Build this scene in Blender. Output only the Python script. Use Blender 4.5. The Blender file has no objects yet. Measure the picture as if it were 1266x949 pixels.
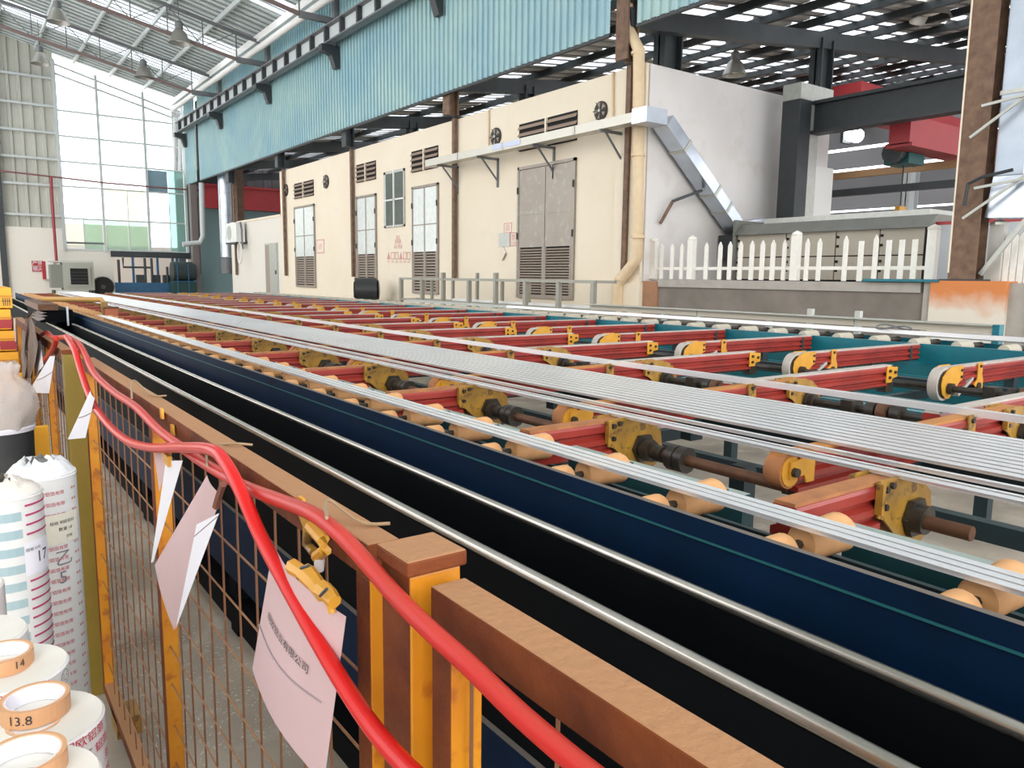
import bpy, bmesh, math, random
from mathutils import Vector, Matrix
R = random.Random(7)
S = bpy.context.scene
COL = S.collection
# ---------------------------------------------------------------- camera
W_, H_, F_ = 1266.0, 949.0, 950.0
HC = 1.6
vy = Vector((-698.0, -140.5, F_)).normalized()
_s = .012
_a = (F_*F_ + 140.5*140.5 - 140.5*_s*698) / (698 + 140.5*_s)
vx = Vector((_a, -140.5 + _s*(_a+698), F_)).normalized()
vz = vy.cross(vx)
if vz.y > 0: vz = -vz          # image y runs down: world up points to negative y
CAMP = Vector((0, 0, HC))
cam = bpy.data.cameras.new('camera')
cam.sensor_width = 36.0; cam.lens = 36.0*F_/W_; cam.clip_end = 300; cam.clip_start = .02
camo = bpy.data.objects.new('camera', cam); COL.objects.link(camo)
# world axes of the camera: right, up (= -image y), back (= -forward)
right = Vector((vx.x, vy.x, vz.x)); down = Vector((vx.y, vy.y, vz.y)); fwd = Vector((vx.z, vy.z, vz.z))
M = Matrix((( right.x, -down.x, -fwd.x, 0), (right.y, -down.y, -fwd.y, 0), (right.z, -down.z, -fwd.z, HC), (0, 0, 0, 1)))
camo.matrix_world = M
S.camera = camo
# ---------------------------------------------------------------- world and light
S.view_settings.view_transform = 'Standard'; S.view_settings.look = 'None'
S.view_settings.exposure = -0.42; S.view_settings.gamma = 1.0
w = bpy.data.worlds.new('world'); S.world = w; w.use_nodes = True
bg = w.node_tree.nodes['Background']; bg.inputs[0].default_value = (.97, .98, 1, 1); bg.inputs[1].default_value = 4.6
sun = bpy.data.lights.new('sun', 'SUN'); sun.energy = 0.9; sun.angle = .35; sun.color = (1, .95, .86)
suno = bpy.data.objects.new('sun', sun); COL.objects.link(suno)
suno.rotation_euler = Vector((.55, .75, -.42)).to_track_quat('-Z', 'Y').to_euler()
S.cycles.use_denoising = True
S.cycles.max_bounces = 7; S.cycles.diffuse_bounces = 4; S.cycles.transparent_max_bounces = 12
S.cycles.caustics_reflective = False; S.cycles.caustics_refractive = False
S.cycles.sample_clamp_indirect = 6
# ---------------------------------------------------------------- pixel of the photograph -> point on a real plane
def ray(u, v): return right*(u-W_/2) + down*(v-H_/2) + fwd*F_
def onX(u, v, x): d = ray(u, v); return CAMP + d*(x/d.x)
def onY(u, v, y): d = ray(u, v); return CAMP + d*(y/d.y)
def onZ(u, v, z): d = ray(u, v); return CAMP + d*((z-HC)/d.z)
# ---------------------------------------------------------------- materials
MATS = {}
def mat(name, c, rough=.5, metal=0., c2=None, nscale=6., namt=.5, bump=0., bscale=40., dust=None, dustamt=.7, stretch=None, spec=None, detail=4., c3=None):
    """base colour c mixed towards c2 by noise; dust settles on upward faces; c3 = rust/stain spots"""
    if name in MATS: return MATS[name]
    m = bpy.data.materials.new(name); m.use_nodes = True; nt = m.node_tree; N = nt.nodes; L = nt.links
    b = N['Principled BSDF']; b.inputs['Roughness'].default_value = rough; b.inputs['Metallic'].default_value = metal
    if spec is not None: b.inputs['Specular IOR Level'].default_value = spec
    tc = N.new('ShaderNodeTexCoord'); mp = N.new('ShaderNodeMapping'); L.new(tc.outputs['Object'], mp.inputs[0])
    if stretch: mp.inputs['Scale'].default_value = stretch
    col = None
    rgb = N.new('ShaderNodeRGB'); rgb.outputs[0].default_value = (*c, 1); col = rgb.outputs[0]
    def noisy(a, cc, sc, lo, hi, amt):
        n = N.new('ShaderNodeTexNoise'); n.inputs['Scale'].default_value = sc; n.inputs['Detail'].default_value = detail
        L.new(mp.outputs[0], n.inputs[0])
        r = N.new('ShaderNodeMapRange'); r.inputs[1].default_value = lo; r.inputs[2].default_value = hi; r.inputs[4].default_value = amt
        L.new(n.outputs[0], r.inputs[0])
        x = N.new('ShaderNodeMix'); x.data_type = 'RGBA'; L.new(r.outputs[0], x.inputs[0]); L.new(a, x.inputs[6]); x.inputs[7].default_value = (*cc, 1)
        return x.outputs[2]
    if c2: col = noisy(col, c2, nscale, .35, .7, namt)
    if c3: col = noisy(col, c3, nscale*2.3, .56, .66, .85)
    if dust:
        g = N.new('ShaderNodeNewGeometry'); sp = N.new('ShaderNodeSeparateXYZ'); L.new(g.outputs['Normal'], sp.inputs[0])
        r = N.new('ShaderNodeMapRange'); r.inputs[1].default_value = .55; r.inputs[2].default_value = .95; r.inputs[4].default_value = dustamt
        L.new(sp.outputs[2], r.inputs[0]); x = N.new('ShaderNodeMix'); x.data_type = 'RGBA'
        L.new(r.outputs[0], x.inputs[0]); L.new(col, x.inputs[6]); x.inputs[7].default_value = (*dust, 1); col = x.outputs[2]
    L.new(col, b.inputs['Base Color'])
    if bump:
        n = N.new('ShaderNodeTexNoise'); n.inputs['Scale'].default_value = bscale; n.inputs['Detail'].default_value = 3; L.new(mp.outputs[0], n.inputs[0])
        bp = N.new('ShaderNodeBump'); bp.inputs['Strength'].default_value = bump; bp.inputs['Distance'].default_value = .01
        L.new(n.outputs[0], bp.inputs['Height']); L.new(bp.outputs[0], b.inputs['Normal'])
    MATS[name] = m; return m
def emis(name, c, s):
    m = bpy.data.materials.new(name); m.use_nodes = True; b = m.node_tree.nodes['Principled BSDF']
    b.inputs['Base Color'].default_value = (*c, 1); b.inputs['Emission Color'].default_value = (*c, 1); b.inputs['Emission Strength'].default_value = s; return m
def sheer(name, c, alpha, rough=.3, bump=0):
    """thin translucent sheet: lets sky light through, tinted"""
    m = bpy.data.materials.new(name); m.use_nodes = True; nt = m.node_tree; N = nt.nodes; L = nt.links; N.clear()
    o = N.new('ShaderNodeOutputMaterial'); t = N.new('ShaderNodeBsdfTransparent'); t.inputs[0].default_value = (*c, 1)
    p = N.new('ShaderNodeBsdfPrincipled'); p.inputs['Base Color'].default_value = (*c, 1); p.inputs['Roughness'].default_value = rough
    if bump:
        n = N.new('ShaderNodeTexNoise'); n.inputs['Scale'].default_value = 22; n.inputs['Distortion'].default_value = 2.5; bp = N.new('ShaderNodeBump'); bp.inputs['Strength'].default_value = bump; bp.inputs['Distance'].default_value = .02
        L.new(n.outputs[0], bp.inputs['Height']); L.new(bp.outputs[0], p.inputs['Normal'])
    x = N.new('ShaderNodeMixShader'); x.inputs[0].default_value = alpha
    L.new(t.outputs[0], x.inputs[1]); L.new(p.outputs[0], x.inputs[2]); L.new(x.outputs[0], o.inputs[0]); return m
ORANGE = mat('belt_orange', (.50, .22, .06), .8, c2=(.33, .13, .04), nscale=9, namt=.6)
BELTBR = mat('belt_brown', (.42, .17, .06), .85, c2=(.25, .10, .045), nscale=14, namt=.7, bump=.2, bscale=200)
BELTGR = mat('belt_grey', (.50, .46, .42), .6, c2=(.36, .31, .26), nscale=20)
RED = mat('red_paint', (.33, .034, .022), .38, c2=(.2, .018, .014), nscale=5, namt=.8)
YEL = mat('yellow_paint', (.40, .215, .03), .42, c2=(.22, .12, .025), nscale=16, namt=.8, c3=(.10, .05, .02))
YELB = mat('yellow_bright', (.68, .33, .03), .45, c2=(.5, .24, .03), nscale=12, namt=.6)
OIL = mat('oily_black', (.02, .017, .014), .42, c2=(.06, .045, .03), nscale=30)
RUSTY = mat('rusty_steel', (.16, .075, .04), .6, .4, c2=(.07, .035, .02), nscale=25)
TEAL = mat('teal_paint', (.0, .165, .215), .45, c2=(.0, .10, .14), nscale=4, namt=.7, dust=(.28, .42, .42), dustamt=.55)
NAVY = mat('navy_paint', (.001, .014, .045), .6, c2=(.001, .006, .018), nscale=4, namt=.7, dust=(.2, .17, .14), dustamt=.8, spec=.12)
BLK = mat('black_paint', (.003, .004, .005), .7, c2=(.0015, .002, .003), nscale=5, spec=.06)
DKBEAM = mat('dark_teal_steel', (.010, .028, .034), .6, c2=(.006, .012, .018), nscale=6, dust=(.10, .13, .13), dustamt=.5)
STEELRAIL = mat('rail_steel', (.50, .47, .42), .25, .9, c2=(.30, .27, .23), nscale=30, stretch=(1, .1, 1))
ALU = mat('aluminium', (.93, .93, .94), .36, .6, c2=(.80, .80, .83), nscale=3, stretch=(1, .6, 1))
GALV = mat('galvanised', (.56, .61, .67), .3, .85, c2=(.36, .40, .46), nscale=2.5, bump=.3, bscale=3)
GALVD = mat('galvanised_dull', (.52, .53, .49), .5, .45, c2=(.40, .40, .36), nscale=10)
ROLL = mat('roller_felt', (.66, .35, .15), .75, c2=(.46, .23, .09), nscale=22, namt=.6)
ROLLG = mat('roller_grey', (.55, .50, .40), .7, c2=(.4, .36, .3), nscale=22)
FRUST_SHADE = mat('fence_rust_shade', (.19, .050, .014), .7, spec=.2, c2=(.09, .022, .009), nscale=13, namt=.9, bump=.25, bscale=90, dust=(.42, .22, .11), dustamt=.95)  # rust colour, darkened further to carry the shade of the left faces
FYEL = mat('fence_yellow', (.58, .23, .010), .42, c2=(.45, .14, .008), nscale=9, namt=.8, c3=(.33, .09, .01), bump=.12, bscale=80, dust=(.5, .25, .12), dustamt=.8)
WIRE = mat('wire', (.42, .21, .10), .5, .5, c2=(.2, .1, .05), nscale=30)
HOSE = mat('hose_red', (.60, .012, .010), .30, spec=.3, c2=(.55, .012, .01), nscale=5)
HOSED = mat('hose_red_dusty', (.55, .016, .012), .38, spec=.25, c2=(.40, .04, .03), nscale=7, dust=(.50, .10, .07), dustamt=.35)
PAPER = mat('paper_white', (.84, .83, .90), .8)
PINK = mat('paper_pink', (.62, .44, .45), .8, c2=(.56, .39, .40), nscale=8)
INK = mat('ink', (.03, .03, .035), .8)
INKR = mat('ink_red', (.55, .03, .07), .7)
INKP = mat('ink_pink', (.62, .30, .27), .8)
INKL = mat('ink_pale', (.86, .62, .58), .8)
CREAM = mat('cream_wall', (.80, .71, .57), .85, c2=(.76, .66, .51), nscale=.9, namt=.7, bump=.15, bscale=12, c3=(.77, .68, .54))
CREAMP = mat('cream_pipe', (.74, .58, .38), .6, c2=(.62, .45, .28), nscale=9)
WHITEW = mat('white_wall', (.76, .73, .71), .85, c2=(.62, .59, .57), nscale=.7, namt=.7, c3=(.66, .62, .58))
WHW = mat('pale_wall', (.72, .69, .62), .85, c2=(.72, .68, .6), nscale=.8)
CONC = mat('concrete', (.235, .205, .175), .9, c2=(.16, .14, .12), nscale=2.4, namt=.8, bump=.2, bscale=30)
CONCL = mat('concrete_light', (.42, .39, .35), .9, c2=(.30, .28, .25), nscale=6, bump=.2, bscale=30)
FLOORM = mat('floor_concrete', (.48, .41, .33), .7, c2=(.24, .20, .16), nscale=1.6, namt=.8, c3=(.50, .45, .38), bump=.2, bscale=20, detail=8)
BLUE = mat('blue_cladding', (.28, .46, .52), .42, c2=(.42, .57, .54), nscale=.6, namt=.8, spec=.4)
GREYC = mat('grey_cladding', (.50, .50, .44), .6, c2=(.42, .42, .38), nscale=.5)
DARKC = mat('dark_cladding', (.13, .12, .125), .6)
ROOFM = mat('roof_sheet', (.74, .80, .79), .5, c2=(.64, .70, .69), nscale=.5)
ROOFD = mat('roof_sheet_dark', (.36, .35, .33), .6, c2=(.46, .44, .42), nscale=.8)
STEEL = mat('grey_steel', (.16, .165, .17), .5, c2=(.10, .10, .11), nscale=6)
STEELD = mat('dark_steel', (.035, .042, .045), .5, c2=(.02, .022, .025), nscale=5)
STEELL = mat('pale_steel', (.52, .56, .56), .5)
WHITEP = mat('white_paint', (.76, .76, .74), .5)
BROWN = mat('brown_column', (.20, .12, .075), .7, c2=(.11, .06, .04), nscale=8, namt=.9, bump=.2)
DOORM = mat('door_metal', (.33, .29, .245), .45, .3, c2=(.26, .23, .195), nscale=3, c3=(.38, .34, .29))
DOORG = mat('door_foil', (.80, .84, .83), .3, .4, c2=(.62, .64, .60), nscale=8, bump=.6, bscale=9)
LOUV = mat('louver', (.33, .27, .22), .6)
DARK = mat('dark_void', (.012, .011, .010), .9)
REDB = mat('crane_red', (.38, .03, .035), .5, c2=(.30, .022, .025), nscale=2)
TEALW = mat('teal_wall', (.20, .30, .31), .8)
PICK = mat('picket_white', (.82, .80, .74), .6, c2=(.74, .71, .64), nscale=14)
ENCL = mat('enclosure_panel', (.45, .41, .33), .6, c2=(.39, .35, .28), nscale=3)
ENCLG = mat('enclosure_grey', (.45, .47, .49), .5)
HOOD = mat('hood_metal', (.22, .22, .20), .5, .3, c2=(.16, .17, .15), nscale=4)
BLUEM = mat('machine_blue', (.03, .12, .24), .5, c2=(.02, .08, .16), nscale=4)
CRATE = mat('crate_yellow', (.85, .40, .02), .5, c2=(.78, .33, .02), nscale=10)
FILM = mat('film_white', (.80, .80, .78), .3, c2=(.72, .73, .72), nscale=12)
FILMT = mat('film_top', (.77, .75, .68), .6, c2=(.70, .68, .62), nscale=18)
FILMB = mat('film_blue', (.36, .50, .54), .3, c2=(.46, .58, .58), nscale=8)
TAPE = mat('tape_tan', (.62, .34, .17), .5, c2=(.55, .29, .14), nscale=20)
TAPER = mat('tape_rim', (.74, .46, .28), .5)
BUCK = mat('bucket_black', (.045, .05, .052), .4, c2=(.09, .09, .09), nscale=8)
RAG = mat('rag_grey', (.20, .155, .145), .9, c2=(.36, .30, .26), nscale=14, bump=.4, bscale=60)
BAG = sheer('clear_plastic', (.88, .85, .83), .42, .06, bump=.5)
GLASS = sheer('window_glass', (.97, 1, 1), .10, .1)
GLASSG = sheer('glass_green', (.66, .80, .72), .30, .1)
GLASSY = sheer('glass_yellow', (.84, .83, .68), .30, .1)
GLASST = sheer('glass_teal', (.60, .82, .77), .3, .1)
SKYL = sheer('skylight_sheet', (.95, .97, 1), .35, .4)
DKGL = mat('dark_glass', (.09, .11, .10), .12, c2=(.14, .16, .14), nscale=3)
# stained pedestal: orange rust at the top, cream below (stain has its own shape)
def stained():
    m = bpy.data.materials.new('stained_plaster'); m.use_nodes = True; nt = m.node_tree; N = nt.nodes; L = nt.links; b = N['Principled BSDF']; b.inputs['Roughness'].default_value = .85
    tc = N.new('ShaderNodeTexCoord'); sp = N.new('ShaderNodeSeparateXYZ'); L.new(tc.outputs['Object'], sp.inputs[0])
    n = N.new('ShaderNodeTexNoise'); n.inputs['Scale'].default_value = 3.5; n.inputs['Detail'].default_value = 6; L.new(tc.outputs['Object'], n.inputs[0])
    a = N.new('ShaderNodeMath'); a.operation = 'MULTIPLY_ADD'; L.new(n.outputs[0], a.inputs[0]); a.inputs[1].default_value = .55; L.new(sp.outputs[2], a.inputs[2])
    r = N.new('ShaderNodeValToRGB'); L.new(a.outputs[0], r.inputs[0])
    e = r.color_ramp.elements; e[0].position = .0; e[0].color = (.70, .64, .55, 1); e[1].position = 1; e[1].color = (.62, .22, .07, 1)
    mr = N.new('ShaderNodeMapRange'); mr.inputs[1].default_value = 1.48; mr.inputs[2].default_value = 1.78; L.new(a.outputs[0], mr.inputs[0]); L.new(mr.outputs[0], r.inputs[0])
    L.new(r.outputs[0], b.inputs['Base Color']); return m
STAIN = stained()
# ---------------------------------------------------------------- mesh helpers
class MB:
    def __init__(s): s.v = []; s.f = []
    def quadbox(s, c8):
        o = len(s.v); s.v += [tuple(p) for p in c8]
        for f in ((0,3,2,1),(4,5,6,7),(0,1,5,4),(1,2,6,5),(2,3,7,6),(3,0,4,7)): s.f.append(tuple(o+i for i in f))
        return s
    def box(s, x0, x1, y0, y1, z0, z1):
        if x0 > x1: x0, x1 = x1, x0
        if y0 > y1: y0, y1 = y1, y0
        if z0 > z1: z0, z1 = z1, z0
        return s.quadbox([(x0,y0,z0),(x1,y0,z0),(x1,y1,z0),(x0,y1,z0),(x0,y0,z1),(x1,y0,z1),(x1,y1,z1),(x0,y1,z1)])
    def bar(s, a, b, wd, ht, up=(0,0,1)):
        a, b = Vector(a), Vector(b); d = (b-a).normalized(); u = Vector(up)
        if abs(d.dot(u)) > .98: u = Vector((0,1,0))
        sd = d.cross(u).normalized(); u = sd.cross(d)
        c = []
        for p in (a, b):
            for i, j in ((-1,-1),(1,-1),(1,1),(-1,1)): c.append(p + sd*(i*wd/2) + u*(j*ht/2))
        o = len(s.v); s.v += [tuple(p) for p in c]
        for f in ((0,1,2,3),(7,6,5,4),(0,4,5,1),(1,5,6,2),(2,6,7,3),(3,7,4,0)): s.f.append(tuple(o+i for i in f))
        return s
    def tube(s, pts, r, n=8, cap=True, r2=None):
        pts = [Vector(p) for p in pts]; o = len(s.v); pu = None; K = len(pts)
        for i, p in enumerate(pts):
            d = (pts[min(i+1, K-1)] - pts[max(i-1, 0)]).normalized()
            if pu is None: pu = Vector((0,0,1)) if abs(d.z) < .9 else Vector((0,1,0))
            sd = d.cross(pu).normalized(); u = sd.cross(d).normalized(); pu = u
            rr = r if r2 is None else r + (r2-r)*i/(K-1)
            for k in range(n):
                t = 2*math.pi*k/n; s.v.append(tuple(p + (sd*math.cos(t)+u*math.sin(t))*rr))
        for i in range(K-1):
            for k in range(n):
                a = o+i*n+k; b = o+i*n+(k+1) % n; s.f.append((a, b, b+n, a+n))
        if cap: s.f.append(tuple(o+k for k in range(n))[::-1]); s.f.append(tuple(o+(K-1)*n+k for k in range(n)))
        return s
    def prism(s, poly, axis, a, b):
        """poly = (p,q) points; extruded along axis from a to b. axis x: (y,z); y: (x,z); z: (x,y)"""
        o = len(s.v); n = len(poly)
        for t in (a, b):
            for p, q in poly: s.v.append({'x': (t,p,q), 'y': (p,t,q), 'z': (p,q,t)}[axis])
        for k in range(n): s.f.append((o+k, o+(k+1) % n, o+n+(k+1) % n, o+n+k))
        s.f.append(tuple(range(o+n-1, o-1, -1))); s.f.append(tuple(range(o+n, o+2*n)))
        return s
    def lathe(s, prof, c=(0,0,0), n=24, cap=True):
        o = len(s.v); K = len(prof)
        for r, z in prof:
            for k in range(n): t = 2*math.pi*k/n; s.v.append((c[0]+r*math.cos(t), c[1]+r*math.sin(t), c[2]+z))
        for i in range(K-1):
            for k in range(n): a = o+i*n+k; b = o+i*n+(k+1) % n; s.f.append((a, b, b+n, a+n))
        if cap:
            if prof[0][0] > 1e-4: s.f.append(tuple(o+k for k in range(n))[::-1])
            if prof[-1][0] > 1e-4: s.f.append(tuple(o+(K-1)*n+k for k in range(n)))
        return s
    def quad(s, *p):
        o = len(s.v); s.v += [tuple(q) for q in p]; s.f.append(tuple(range(o, o+len(p)))); return s
    def build(s, name, m, parent=None, smooth=False, bev=0, loc=None):
        me = bpy.data.meshes.new(name); me.from_pydata(s.v, [], s.f)
        bm = bmesh.new(); bm.from_mesh(me); bmesh.ops.recalc_face_normals(bm, faces=bm.faces); bm.to_mesh(me); bm.free()
        me.materials.append(m)
        if smooth: me.shade_smooth(); me.set_sharp_from_angle(angle=.7)
        o = bpy.data.objects.new(name, me); COL.objects.link(o)
        if parent is not None: o.parent = parent
        if loc is not None: o.location = loc
        if bev:
            b = o.modifiers.new('bevel', 'BEVEL'); b.width = bev; b.segments = 2; b.limit_method = 'ANGLE'
        return o
def mb(): return MB()
def thing(name, label, cat, loc=(0,0,0), group=None, rz=0):
    o = bpy.data.objects.new(name, None); COL.objects.link(o); o.location = loc; o.rotation_euler.z = rz; o.empty_display_size = .1
    o['label'] = label; o['category'] = cat
    if group: o['group'] = group
    return o
def tag(o, label, cat, group=None):
    o['label'] = label; o['category'] = cat
    if group: o['group'] = group
    return o
def struct(o): o['kind'] = 'structure'; return o
def stuff(o): o['kind'] = 'stuff'; return o
def emptys(name, loc=(0,0,0)):
    o = bpy.data.objects.new(name, None); COL.objects.link(o); o.location = loc; o['kind'] = 'structure'; return o
def dup(root, loc=None, label=None):
    def cp(o, par):
        c = o.copy(); COL.objects.link(c)
        if par is not None: c.parent = par
        for ch in o.children: cp(ch, c)
        return c
    r = cp(root, None)
    if loc is not None: r.location = loc
    if label: r['label'] = label
    return r
def text(s, size, m, name='lettering', parent=None, fn=None, ext=0.0, align='CENTER', sx=1.0):
    """lettering as a mesh; fn maps (x, y) of the flat text to a 3-D point"""
    c = bpy.data.curves.new(name, 'FONT'); c.body = s; c.size = size; c.align_x = align; c.align_y = 'CENTER'; c.resolution_u = 2
    t = bpy.data.objects.new(name, c); COL.objects.link(t)
    me = bpy.data.meshes.new_from_object(t); bpy.data.objects.remove(t); bpy.data.curves.remove(c)
    for v in me.vertices: v.co = Vector(fn(v.co.x*sx, v.co.y))
    me.materials.clear(); me.materials.append(m); me.name = name
    o = bpy.data.objects.new(name, me); COL.objects.link(o)
    if parent is not None: o.parent = parent
    return o
ORD = ['nearest','second','third','fourth','fifth','sixth','seventh','eighth','ninth','tenth','eleventh','twelfth','thirteenth','fourteenth','fifteenth','sixteenth','seventeenth','eighteenth','nineteenth','twentieth','twenty-first','twenty-second','twenty-third','twenty-fourth','twenty-fifth']
def nth(i): return ORD[i]
def ribbed(L, H, pitch, depth, duty=.35):
    """ribbed sheet profile along a length: list of (s, d)"""
    out = []; s = 0
    while s < L:
        out += [(s, 0), (s+pitch*(1-duty)*.92, 0), (s+pitch*(1-duty), depth), (s+pitch*.93, depth)]; s += pitch
    out = [p for p in out if p[0] < L] + [(L, 0)]
    return out
def sheet_Y(name, m, x, y0, y1, z0, z1f, pitch, depth, parent=None):
    """vertical ribbed sheet in a plane X=x, ribs vertical; z1f(y) top height"""
    b = mb(); pr = ribbed(y1-y0, 0, pitch, depth)
    for s_, d in pr: b.v += [(x-d, y0+s_, z0), (x-d, y0+s_, z1f(y0+s_))]
    for i in range(len(pr)-1): b.f.append((2*i, 2*i+2, 2*i+3, 2*i+1))
    return b.build(name, m, parent)
def sheet_X(name, m, y, x0, x1, z0, z1f, pitch, depth, parent=None):
    b = mb(); pr = ribbed(x1-x0, 0, pitch, depth)
    for s_, d in pr: b.v += [(x0+s_, y-d, z0), (x0+s_, y-d, z1f(x0+s_))]
    for i in range(len(pr)-1): b.f.append((2*i, 2*i+2, 2*i+3, 2*i+1))
    return b.build(name, m, parent)
BAYS = [4.5, 10.4, 16.35, 22.25, 28.15, 34.2, 40.2]
XC, XW = 9.8, 10.2      # cladding plane, plaster wall plane
YE = 41.0               # far end wall
# ================================================================ SETTING
struct(mb().box(-9, 42, -6, 48, -.1, 0).build('floor', FLOORM))
roofz = lambda x: 9.95 + (9.95-x)*.235
struct(sheet_Y('wall_left_unseen', GREYC, -9, -6, 9, 0, lambda y: 14.3, .6, .05))  # unseen wall, added and kept short to shape the side light
# --- far end wall: low plaster wall, ribbed sheet, glazed part
wb = emptys('wall_back', (0, YE, 0))
def wbp(b, n, m, **k): return b.build(n, m, wb, loc=(0, -YE, 0), **k)
wbp(mb().box(-9, 4.45, YE, YE+.25, 0, 3.55), 'low_wall', WHW)
wbp(mb().box(4.45, 6.4, YE, YE+.25, 0, 2.62), 'low_wall', WHW)
wbp(mb().box(9.75, 10.25, YE, YE+.3, 0, 2.3), 'wall_pier', WHW)
o = sheet_X('ribbed_sheet', GREYC, YE+.2, -9, 4.45, 3.5, roofz, .42, .07, wb); o.location = (0, -YE, 0)
for z in (4.1, 5.45, 6.6, 7.75, 8.9, 10.1):
    wbp(mb().box(-9, 4.45, YE-.02, YE+.08, z-.05, z+.05), 'wall_girt', STEELL)
for x in (2.05, -3.5): wbp(mb().box(x-.12, x+.12, YE-.15, YE+.1, 0, roofz(x)-.2), 'wall_column', STEELD)
wbp(mb().box(4.36, 4.48, YE-.08, YE+.12, 2.6, roofz(4.4)-.3), 'wall_column', STEELL)
# --- window grid
win = emptys('window_1', (4.45, YE, 2.6))
def wp(b, n, m): return b.build(n, m, win, loc=(-4.45, -YE, -2.6))
cols = [4.45, 6.1, 8.05, 9.78]; rows = [2.62, 4.02, 5.45, 6.55, 7.67, 8.77]
for i, x in enumerate(cols):
    wp(mb().box(x-.055, x+.055, YE-.07, YE+.07, 2.55, roofz(x)-.35), 'mullion', STEELL)
for z in rows: wp(mb().box(4.45, 9.78, YE-.03, YE+.05, z-.035, z+.035), 'transom', STEELL)
wp(mb().box(4.45, 6.1, YE-.03, YE+.05, 2.88, 2.97), 'transom', STEEL)
for (x, z0, z1) in ((7.15, 2.62, 5.45), (9.0, 2.62, 4.9), (5.25, 2.62, 4.0)): wp(mb().box(x-.02, x+.02, YE-.02, YE+.02, z0, z1), 'glazing_bar', STEELL)
for (ax, az, bx, bz) in ((4.45, 10.75, 9.8, 9.25), (4.45, 10.35, 9.7, 8.95)):
    wp(mb().bar((ax, YE, az), (bx, YE, bz), .06, .08), 'top_chord', STEELL)
for i in range(3):
    x0, x1 = cols[i]+.06, cols[i+1]-.06
    zs = rows + [None]
    for j in range(6):
        z0 = zs[j]+.04; z1 = zs[j+1]-.04 if zs[j+1] else min(roofz(x1), 9.9)-.35
        xm = [x0, 7.13, x1] if (i == 1 and j < 2) else ([x0, 5.23, x1] if (i == 0 and j == 0) else ([x0, 8.98, x1] if (i == 2 and j < 3) else [x0, x1]))
        for k in range(len(xm)-1):
            g = GLASS
            if i == 0 and j == 0 and k == 1: g = GLASSG
            if i == 1 and j == 0: g = GLASSG
            if i == 1 and j == 1: g = GLASSY
            if i == 2 and k == 1 and j < 3: g = GLASST
            wp(mb().box(xm[k]+.015, xm[k+1]-.015, YE-.008, YE+.008, z0, z1), 'pane', g)
wp(mb().box(8.12, 9.0, YE+.1, YE+.16, 5.5, 6.5), 'dark_panel', mat('panel_blue', (.07, .2, .28), .5))
o = tag(mb().box(3.5, 11, 56, 57, 0, 4.6).build('yard_building', mat('yard_yellow', (.70, .66, .50), .8)), 'pale yellow building outside beyond the end window', 'building')
# outdoor ground
struct(mb().box(-40, 60, 48, 90, -.15, -.02).build('floor', CONCL))
# lintel over the lower opening
wbp(mb().box(6.3, 10.2, YE-.1, YE+.1, 2.32, 2.6), 'lintel', STEELD)
# --- blue ribbed cladding above the plaster building
clad = emptys('wall_right', (XC, 5, 5.88))
for (a, b_) in ((-2, 9.95), (10.62, 38.2), (38.75, 40.6)):
    o = sheet_Y('ribbed_sheet', BLUE, XC, a, b_, 5.88, lambda y: 9.95, .205, .045, clad); o.location = (-XC, -5, -5.88)
    mb().box(XC-.02, XC+.05, a, b_, 5.84, 5.90).build('sheet_trim', STEELD, clad, loc=(-XC, -5, -5.88))
mb().box(XC+.05, XC+.12, 38.2, 38.8, 5.9, 9.5).build('gap_panel', DARK, clad, loc=(-XC, -5, -5.88))
# --- roof of the hall
ceil = emptys('ceiling', (0, 0, 9.95))
def cp_(b, n, m, **k): return b.build(n, m, ceil, loc=(0, 0, -9.95), **k)
sky = [(2.0, 3.0), (8.6, 9.6), (13.5, 14.7), (19.2, 20.4), (25.0, 26.2), (31.0, 32.4), (36.0, 37.4)]
edges = [-6.0] + [e for s_ in sky for e in s_] + [YE+.3]  # near stretch of roof is unseen, carried on to hold back sky light
def roofpanel(y0, y1, m, n):
    b = mb(); pr = ribbed(y1-y0, 0, .27, .07, .4)
    for s_, d in pr: b.v += [(-9, y0+s_, roofz(-9)+d), (9.95, y0+s_, roofz(9.95)+d)]
    for i in range(len(pr)-1): b.f.append((2*i, 2*i+1, 2*i+3, 2*i+2))
    return cp_(b, n, m)
for i in range(len(edges)-1):
    roofpanel(edges[i], edges[i+1], SKYL if i % 2 else ROOFM, 'skylight_strip' if i % 2 else 'roof_sheet')
for x in [9.6-1.45*k for k in range(13)]:
    z = roofz(x)-.1
    cp_(mb().box(x-.035, x+.035, -6, YE, z-.09, z+.07), 'purlin', STEELL if x > 2 else STEEL)
cp_(mb().box(9.3, 9.62, -6, YE, 9.62, 9.86), 'eave_beam', WHITEP)
g = tag(mb().tube([(9.25, -6, 9.32), (9.25, 40.5, 9.32)], .11, 12).build('eave_pipe', WHITEP, smooth=True), 'long white round pipe running under the roof edge above the blue cladding', 'pipe')
b = mb(); y = -5.8
while y < YE: b.bar((9.9, y, roofz(9.9)-.03), (-9, y, roofz(-9)-.03), .075, .03); y += .42
stuff(cp_(b, 'roof_rib_lines', mat('rib_shade', (.30, .34, .35), .6)))  # dark strips standing in for the shading of the sheet ribs
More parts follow.
